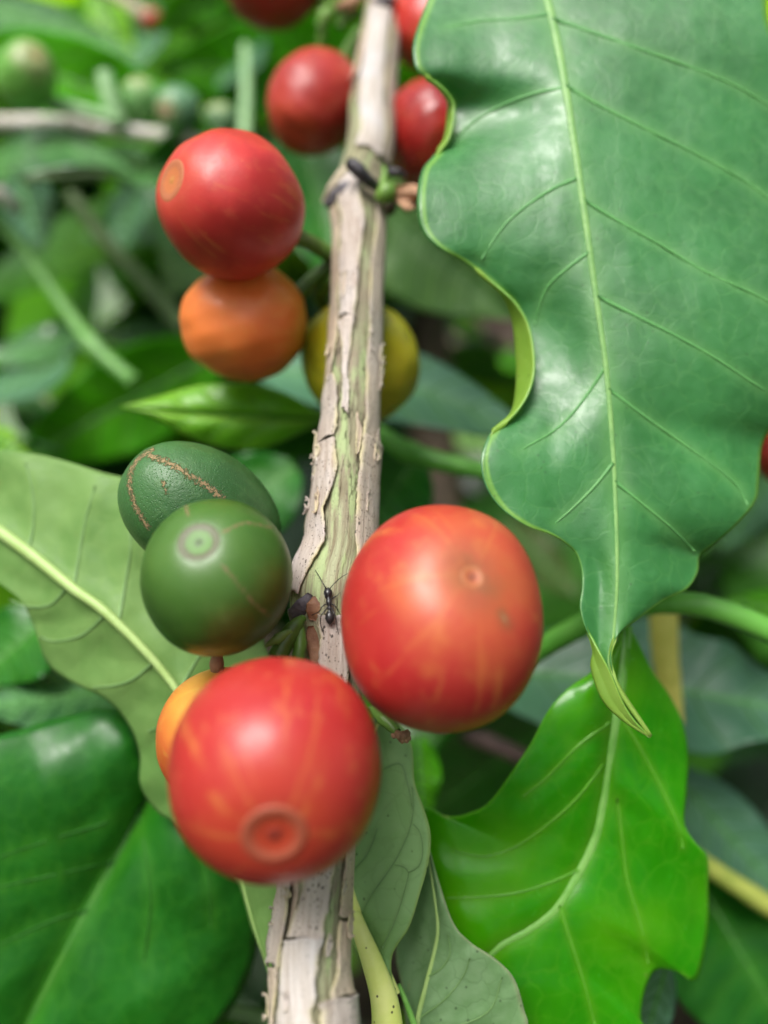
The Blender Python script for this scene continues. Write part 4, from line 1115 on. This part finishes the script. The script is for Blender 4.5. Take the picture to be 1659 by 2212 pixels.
# ------------------------------------------------------------------ cherries
def cherry(label, c, axis, r3, mat_fn, stalk=None, scar=None, marks=(), corks=(), res=(64, 44), bump=0.02, seed=0, roll=0.0, group='coffee cherries on the branch', mark_w=14, cork_w=9, blots=(), square=0.0, dip=0.03,
           taper=0.0, stalk_mat=None, stalk_r=(13, 12, 14)):
    """c: centre (x, y, depth); axis: (right, down, towards lens) direction of the scar; r3: half sizes in reference units (x, y, z of the fruit)"""
    ctr = W(np.array(c, float))
    if len(axis) == 2:                       # the scar faces the lens at this spot
        ray = W(np.array((*axis, c[2]), float)) - CAM
        ray /= np.linalg.norm(ray)
        R_ = sum(r3) / 3 * c[2] / FPX * CM
        oc = CAM - ctr
        b_ = oc @ ray
        disc = b_ * b_ - (oc @ oc - R_ * R_)
        hit = CAM + ray * (-b_ - math.sqrt(max(disc, 0)))
        z = Vector(hit - ctr).normalized()
    else:
        z = Vector(CV(axis)).normalized()
    xr = Vector(RIGHT) - z * z.dot(Vector(RIGHT))
    if xr.length < 0.35:
        xr = Vector(-UP) - z * z.dot(Vector(-UP))
    xr.normalize()
    yr = z.cross(xr)
    if roll:
        q = Matrix.Rotation(math.radians(roll), 3, z)
        xr, yr = q @ xr, q @ yr
    M = Matrix((xr, yr, z)).transposed()
    root = empty('coffee_cherry', ctr, M)
    tag(root, label, 'cherry', group)
    bpy.context.view_layer.update()
    k = c[2] / FPX * CM
    rx, ry, rz = [q * k for q in r3]
    r = (rx + ry + rz) / 3
    nu_, nv_ = res
    V, F = [], []
    for i in range(nv_ + 1):
        ph = math.pi * (i / nv_) ** 1.25      # rings gather at the scar
        for j in range(nu_):
            a = 2 * math.pi * j / nu_
            V.append((math.sin(ph) * math.cos(a), math.sin(ph) * math.sin(a), math.cos(ph)))
    V = np.array(V)
    zz = V[:, 2]
    # plumper towards the middle, faint two-seeded shape, a sunken navel under the scar
    def radf(U):
        z_ = U[:, 2]
        q = 1 + 0.025 * (1 - z_ ** 2) - 0.04 * np.exp(-((1 - z_) / 0.05)) - 0.04 * np.exp(-((1 + z_) / 0.06)) + taper * z_ * 0.5 * (1 - z_ ** 2)
        q = q + lumps(U, bump, 2.2 + 0.37 * seed, seed + 1) + square * 0.5 * (1 - (U ** 4).sum(1)) - square * 0.25
        if scar is not None:
            e = np.sqrt(U[:, 0] ** 2 + U[:, 1] ** 2) * r3[0] / (scar[0] * 0.75)
            q = q - (z_ > 0) * dip * np.exp(-e ** 4) * scar[0] / 50.0
        return q
    rad = radf(V)
    L = V * rad[:, None] * np.array([rx, ry, rz])
    F = grid_faces(nv_ + 1, nu_, flip=True, wrap=True)
    Wv = np.array([list(root.matrix_world @ Vector(q)) for q in L])
    px = to_px(Wv)
    facing = ((Wv - ctr) @ (-FWD)) > -0.2 * r
    def lines(ls, w):
        a = np.zeros(len(L))
        for ln in ls:
            ww = ln[0] if isinstance(ln[0], (int, float)) else w
            pl = ln[1:] if isinstance(ln[0], (int, float)) else ln
            p = crom(np.array([(*q, 0) for q in pl], float), 24)[:, :2]
            a = np.maximum(a, np.exp(-(seg_dist(px[:, :2], p) / ww) ** 2))
        return a * facing
    mk, ck, bl = lines(marks, mark_w), lines(corks, cork_w), lines(blots, 20)
    mat = mat_fn(r)
    me = mesh_obj('skin', Wv, F, mat, root, attrs={'mark': mk, 'cork': ck, 'blot': bl})
    if scar is not None:
        sr, prof, smat = scar
        sr *= k
        sv, n_r, n_a = [], 14, 36
        for i in range(n_r):
            q = i / (n_r - 1)
            for j in range(n_a):
                a = 2 * math.pi * j / n_a
                x, y = sr * q * math.cos(a), sr * q * math.sin(a)
                e = math.sqrt(max(0.0, 1 - (x / rx) ** 2 - (y / ry) ** 2))
                dirv = np.array([[x / rx, y / ry, e]])
                rd = radf(dirv / np.linalg.norm(dirv))[0]
                h = np.interp(q, [p[0] for p in prof], [p[1] for p in prof]) * k
                sv.append((x * rd, y * rd, e * rz * rd + h))
        sv = np.array(sv)
        sw = np.array([list(root.matrix_world @ Vector(q)) for q in sv])
        mesh_obj('blossom_scar', sw, grid_faces(n_r, n_a, wrap=True, flip=False), smat, root)
    if stalk is not None:
        pl = crom3(W(np.array(stalk, float)), 16)
        rr = np.interp(np.linspace(0, 1, 16), np.linspace(0, 1, len(stalk_r)), stalk_r) * stalk[0][2] / FPX * CM
        V_, F_ = tube_geo(pl, rr, 12, rough=0.02)
        mesh_obj('stalk', V_, F_, stalk_mat or M_stalk, root)
    return root


def scar_mat(name, ring, inner, dot, r):
    """radial colours; r radius in metres"""
    t = NT(name)
    v = t.coords(scale=(1 / r,) * 3)
    s = t.n('SeparateXYZ', {0: v})
    d = t.math('SQRT', t.math('ADD', t.math('POWER', s.outputs['X'], 2.0), t.math('POWER', s.outputs['Y'], 2.0)))
    d = t.math('ADD', d, t.math('MULTIPLY', t.math('SUBTRACT', t.noise(v, 5.0, 5), 0.5), 0.25))
    c = t.mix(t.ramp(d, 0.12, 0.28), dot, inner)
    c = t.mix(t.ramp(d, 0.50, 0.66), c, ring)
    c = t.mix(t.math('MULTIPLY', t.ramp(t.noise(v, 9.0, 4), 0.5, 0.7), 0.3), c, dot)
    b = t.n('Bump', {'Height': t.noise(v, 8.0, 4), 'Strength': 0.4, 'Distance': 0.0001})
    return t.out(t.n('BsdfPrincipled', {'Base Color': c, 'Roughness': 0.45, 'Normal': b.outputs[0]}).outputs[0])


RED, DEEP, ORANGE, YEL = (0.46, 0.034, 0.028), (0.42, 0.022, 0.022), (0.72, 0.13, 0.022), (0.68, 0.27, 0.035)
PROF = [(0, 4.5), (0.14, 3.0), (0.25, 0.5), (0.45, 0.8), (0.66, 1.6), (0.84, 5.0), (0.95, 3.0), (1.0, -2.0)]
PROF_S = [(0, 1.8), (0.15, 0.4), (0.3, 0.7), (0.7, 0.6), (0.9, 1.0), (1.0, -1.0)]
kk = lambda px, d: px * d / FPX * CM

cherry('largest red cherry, right of the branch beside the ant, with a brownish scar spot', (952, 1332, 6.95), (1025, 1240), (211, 243, 232),
       lambda r: cherry_mat('cherry_skin', RED, (0.54, 0.12, 0.04), (0.60, 0.20, 0.05), DEEP, r, patch=0.25, rough=0.40, top_z=0.55, streaks=0.45), res=(96, 64),
       marks=[(26, (1000, 1215), (965, 1290), (955, 1350), (940, 1400)), (16, (1040, 1180), (1030, 1150), (1035, 1130)), (14, (955, 1200), (915, 1230), (900, 1260)), (18, (960, 1340), (950, 1400), (930, 1440))],
       corks=[(7, (1085, 1330), (1095, 1345))], blots=[(58, (1005, 1225), (1042, 1268)), (16, (1082, 1322), (1096, 1348))], square=0.10,
       scar=(26, [(0, 0.3), (0.5, 0.4), (0.8, 1.4), (1.0, -0.8)], scar_mat('brown_scar', (0.44, 0.15, 0.055), (0.40, 0.10, 0.04), (0.10, 0.035, 0.02), kk(26, 6.95))), seed=1, bump=0.015)
cherry('round red cherry in front of the lower branch with its ringed scar facing down', (596, 1656, 6.3), (592, 1810), (226, 229, 232),
       lambda r: cherry_mat('cherry_skin', (0.46, 0.034, 0.028), (0.48, 0.05, 0.025), (0.60, 0.20, 0.05), DEEP, r, patch=0.2, rough=0.36, top_z=0.6, streaks=0.4), res=(96, 64),
       marks=[(10, (650, 1770), (672, 1725), (690, 1680)), (10, (530, 1775), (490, 1755), (455, 1720)), (10, (660, 1800), (720, 1800), (760, 1780)), (7, (418, 1602), (424, 1608)), (6, (618, 1538), (620, 1542)), (6, (692, 1552), (694, 1556))],
       square=0.06, dip=0.014, scar=(68, PROF, scar_mat('ringed_scar', (0.38, 0.085, 0.045), (0.46, 0.050, 0.022), (0.24, 0.03, 0.02), kk(68, 6.3))), seed=2, bump=0.012)
GRN, GRN2 = (0.045, 0.125, 0.016), (0.030, 0.088, 0.011)
cherry('smooth green cherry with a round pale scar facing the viewer', (470, 1247, 7.1), (428, 1168), (156, 167, 167),
       lambda r: cherry_mat('green_skin', GRN, (0.075, 0.17, 0.028), (0.10, 0.19, 0.04), GRN2, r, patch=0.15, rough=0.38, top_z=0.5, streaks=0.12, cork=(0.19, 0.135, 0.06), shoulder=(0.12, 0.035, 0.012)), res=(150, 110),
       corks=[(5, (478, 1218), (515, 1262), (552, 1305), (580, 1332)), (6, (402, 1085), (405, 1112)), (4, (480, 1150), (530, 1130), (590, 1140))],
       scar=(46, PROF_S, scar_mat('green_scar', (0.085, 0.095, 0.035), (0.085, 0.21, 0.03), (0.05, 0.10, 0.02), kk(46, 7.1))), seed=3, bump=0.012)
cherry('rough green cherry with brown corky lines behind the smooth green one', (436, 1108, 8.4), (-0.72, -0.52, 0.42), (134, 134, 188),
       lambda r: cherry_mat('corky_green_skin', (0.045, 0.135, 0.035), (0.055, 0.155, 0.045), (0.09, 0.20, 0.06), (0.028, 0.095, 0.022), r, patch=0.3, rough=0.42, top_z=0.6, streaks=0.2, cork=(0.34, 0.22, 0.11), corkrough=0.6), res=(180, 130),
       corks=[(9, (325, 985), (370, 1003), (415, 1030), (450, 1052), (480, 1075)), (7, (285, 1010), (280, 1050), (296, 1100), (320, 1140)), (5, (352, 1040), (360, 1066)), (6, (330, 970), (300, 990), (288, 1010))], seed=4, bump=0.015)
cherry('yellow orange cherry peeking out behind the round red cherry', (482, 1590, 7.7), (0.1, -0.75, 0.5), (139, 139, 152),
       lambda r: cherry_mat('orange_skin', (0.62, 0.14, 0.03), (0.66, 0.36, 0.05), (0.66, 0.40, 0.06), (0.60, 0.06, 0.03), r, patch=0.4, top_z=0.15, streaks=0.7, shoulder=(0.6, 0.05, 0.03)), seed=5,
       stalk=[(470, 1450, 7.6), (468, 1432, 7.55), (470, 1415, 7.55)], stalk_r=(14, 16, 12), stalk_mat=M_scrap)
cherry('tall red cherry left of the upper branch with an orange scar on its left side', (501, 446, 9.2), (368, 388), (149, 149, 158),
       lambda r: cherry_mat('cherry_skin', (0.56, 0.035, 0.03), (0.58, 0.07, 0.04), (0.62, 0.16, 0.05), (0.42, 0.02, 0.02), r, patch=0.15, rough=0.38, top_z=0.7, streaks=0.35), seed=6,
       scar=(46, PROF_S, scar_mat('orange_scar', (0.46, 0.14, 0.06), (0.54, 0.16, 0.05), (0.50, 0.20, 0.05), kk(46, 9.2))),
       stalk=[(630, 505, 9.7), (680, 530, 10.1), (730, 560, 10.3)], stalk_r=(18, 18, 20), bump=0.02)
cherry('orange cherry hanging under the tall red one', (525, 696, 10.2), (-0.75, 0.25, 0.5), (128, 122, 138),
       lambda r: cherry_mat('orange_skin', (0.84, 0.20, 0.045), (0.84, 0.22, 0.05), (0.80, 0.32, 0.07), (0.80, 0.16, 0.035), r, patch=0.25, top_z=0.3, streaks=0.3, shoulder=(0.68, 0.24, 0.03)), seed=8,
       stalk=[(640, 640, 10.4), (680, 600, 10.4), (735, 560, 10.4)], stalk_r=(18, 16, 18), bump=0.028, taper=-0.12)
cherry('yellow green cherry half hidden behind the branch', (778, 780, 10.8), (0.25, 0.55, 0.4), (124, 124, 142),
       lambda r: cherry_mat('yellow_green_skin', (0.50, 0.44, 0.015), (0.42, 0.33, 0.015), (0.42, 0.40, 0.03), (0.28, 0.27, 0.012), r, patch=0.3, top_z=0.3, streaks=0.3), seed=9,
       stalk=[(700, 660, 10.8), (690, 630, 10.6), (735, 600, 10.3)], stalk_r=(15, 15, 17))
DR, DR2 = (0.44, 0.034, 0.024), (0.34, 0.020, 0.016)
dark = lambda r: cherry_mat('cherry_skin', DR, (0.46, 0.05, 0.02), (0.55, 0.12, 0.03), DR2, r, patch=0.12, rough=0.36, top_z=0.8, streaks=0.25)
cherry('oval red cherry close left of the upper branch', (680, 222, 12.6), (-0.35, 0.75, 0.45), (96, 98, 122), dark, seed=10,
       stalk=[(735, 145, 12.8), (750, 110, 13), (775, 70, 13.2)], stalk_r=(14, 13, 13))
cherry('red cherry cut off by the top edge left of the branch', (585, -72, 14.2), (-0.5, -0.5, 0.6), (116, 118, 122), dark, seed=11, stalk=[(660, -20, 14.4), (720, 10, 14), (770, 30, 13.6)], stalk_r=(12, 12, 12))
cherry('bright red cherry tucked between the branch top and the large leaf', (925, 58, 13.4), (0.1, 0.6, 0.6), (84, 84, 108),
       lambda r: cherry_mat('cherry_skin', (0.56, 0.036, 0.026), (0.58, 0.07, 0.03), (0.6, 0.14, 0.03), (0.45, 0.022, 0.02), r, patch=0.12, top_z=0.8, streaks=0.2), seed=12)
cherry('dark red cherry behind the margin of the large leaf', (928, 298, 12.2), (0.3, 0.5, 0.6), (94, 112, 122),
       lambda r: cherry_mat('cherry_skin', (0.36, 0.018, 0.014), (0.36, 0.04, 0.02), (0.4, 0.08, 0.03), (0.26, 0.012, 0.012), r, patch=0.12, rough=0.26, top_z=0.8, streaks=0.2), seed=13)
cherry('red cherry sliver showing past the right edge of the large leaf', (1706, 985, 12), (-0.2, 0.6, 0.6), (64, 64, 74), dark, seed=14)
far_g = lambda a, b: (lambda r: cherry_mat('green_skin', a, (0.30, 0.34, 0.14), (0.24, 0.36, 0.12), b, r, patch=0.1, rough=0.40, top_z=0.7, streaks=0.15))
G = 'green cherries on the far twig'
cherry('big green far cherry with a brown scar at the upper left', (56, 167, 16.6), (75, 122), (60, 66, 80), far_g((0.17, 0.42, 0.07), (0.12, 0.32, 0.045)), seed=15, group=G, res=(40, 28),
       scar=(17, PROF_S, scar_mat('far_scar', (0.34, 0.34, 0.14), (0.38, 0.30, 0.12), (0.25, 0.18, 0.08), kk(17, 16.6))))
cherry('light green far cherry right of the upright stub', (305, 216, 17.6), (0.1, -0.5, 0.7), (42, 42, 46), far_g((0.20, 0.42, 0.14), (0.15, 0.34, 0.10)), seed=16, group=G, res=(40, 28))
cherry('bluish green far cherry with a brown scar on its left', (386, 236, 17.4), (356, 236), (46, 46, 52), far_g((0.14, 0.30, 0.16), (0.10, 0.24, 0.12)), seed=17, group=G, res=(40, 28),
       scar=(16, PROF_S, scar_mat('far_scar', (0.36, 0.26, 0.16), (0.36, 0.24, 0.14), (0.25, 0.16, 0.08), kk(16, 17.4))))
cherry('small grey green far cherry above the tall red cherry', (478, 262, 18), (0.0, -0.5, 0.7), (36, 34, 38), far_g((0.18, 0.33, 0.16), (0.13, 0.26, 0.12)), seed=18, group=G, res=(40, 28))
cherry('faint reddish far cherry at the tip of the beige twig', (330, 46, 23), (-0.2, -0.3, 0.8), (22, 22, 24), dark, seed=19, group=G, res=(32, 24))

# shrivelled fruit stub under the largest cherry
stub = empty('fruit_stub', W((850, 1560, 7.6)))
tag(stub, 'yellow green shrivelled fruit stub with a brown crumbly end below the largest red cherry', 'fruit stub')
bpy.context.view_layer.update()
lump_part('stalk', [(800, 1530, 7.85), (835, 1558, 7.7), (858, 1582, 7.6)], [8, 15, 10], M_stalk_l, parent=stub)
parts = []
for (x, y, q) in [(860, 1588, 8), (872, 1590, 9), (880, 1586, 7), (868, 1598, 7), (878, 1598, 6), (884, 1594, 5), (850, 1590, 5)]:
    parts.append(tube_geo(crom3(W(np.array([(x - 2, y - q, 7.58), (x, y, 7.52), (x + 2, y + q, 7.56)], float)), 6), np.array([0.3, .85, 1, .95, .7, .2]) * q * 7.5 / FPX * CM, 8, rough=0.12))
V_, F_ = join_geo(parts)
mesh_obj('dried_calyx', V_, F_, M_scrap, stub)

# ------------------------------------------------------------------ the ant
M_ant = simple_mat('ant_shell', (0.012, 0.011, 0.012), (0.03, 0.028, 0.03), rough=0.28, scale=9, bump=0.2, dist=0.00003, spec=0.6)


ant_parts = []
ANT = np.array([712.0, 1316.0])
body = [(708, 1262, .3), (708, 1266, 6.5), (708, 1272, 10), (708.5, 1279, 10.5), (709, 1285, 7.5), (709.5, 1289, 3.8), (710, 1293, 6.5), (710.5, 1299, 7.8), (711, 1305, 6.2), (711.3, 1309, 4), (711.5, 1312, 5.2),
        (711.7, 1316, 5), (712, 1319, 3), (712, 1323, 7), (712.3, 1331, 11), (712.5, 1339, 11.5), (712.5, 1346, 8.5), (712.5, 1352, 3.5), (712.5, 1354, .3)]
body = [(ANT[0] + (x - ANT[0]) * 0.88, ANT[1] + (y - ANT[1]) * 0.88, q * 0.9) for x, y, q in body]
pb = np.array([(x, y, surf_d(x, y, 0.075)) for x, y, q in body])
V_, F_ = tube_geo(W(pb), np.array([q for _, _, q in body]) * 7.6 / FPX * CM, 14)
ant_parts.append((V_, F_))


def limb(pts, w, lifts):
    pts = [(ANT[0] + (x - ANT[0]) * 0.88, ANT[1] + (y - ANT[1]) * 0.88) for x, y in pts]
    w = (w[0] * 0.85, w[1] * 0.75)
    p = [(x, y, surf_d(x, y, l)) for (x, y), l in zip(pts, lifts)]
    ant_parts.append(tube_geo(crom3(W(np.array(p)), 18), np.linspace(w[0], w[1], 18) * 7.6 / FPX * CM, 6))


limb([(711, 1268), (717, 1260), (724, 1252), (740, 1238), (757, 1228)], (1.5, 0.9), (0.10, 0.16, 0.17, 0.12, 0.08))
limb([(705, 1268), (699, 1258), (692, 1246), (684, 1231), (676, 1219)], (1.5, 0.9), (0.10, 0.16, 0.17, 0.12, 0.08))
limb([(707, 1294), (701, 1284), (699, 1272), (704, 1258)], (1.9, 0.9), (0.07, 0.12, 0.09, 0.03))
limb([(714, 1294), (722, 1287), (730, 1283), (738, 1274)], (1.9, 0.9), (0.07, 0.12, 0.09, 0.03))
limb([(707, 1302), (694, 1309), (686, 1322), (664, 1332)], (2.1, 0.9), (0.07, 0.14, 0.11, 0.03))
limb([(715, 1302), (724, 1307), (731, 1316), (738, 1330)], (2.1, 0.9), (0.07, 0.14, 0.11, 0.03))
limb([(708, 1310), (699, 1322), (690, 1334), (691, 1358), (698, 1376), (697, 1394)], (2.1, 0.8), (0.07, 0.13, 0.15, 0.08, 0.04, 0.03))
limb([(715, 1310), (722, 1324), (728, 1340), (730, 1362), (734, 1378)], (2.1, 0.8), (0.07, 0.13, 0.12, 0.06, 0.03))
V_, F_ = join_geo(ant_parts)
tag(mesh_obj('ant', V_, F_, M_ant), 'tiny black ant with long antennae climbing the branch at the lower node', 'ant')
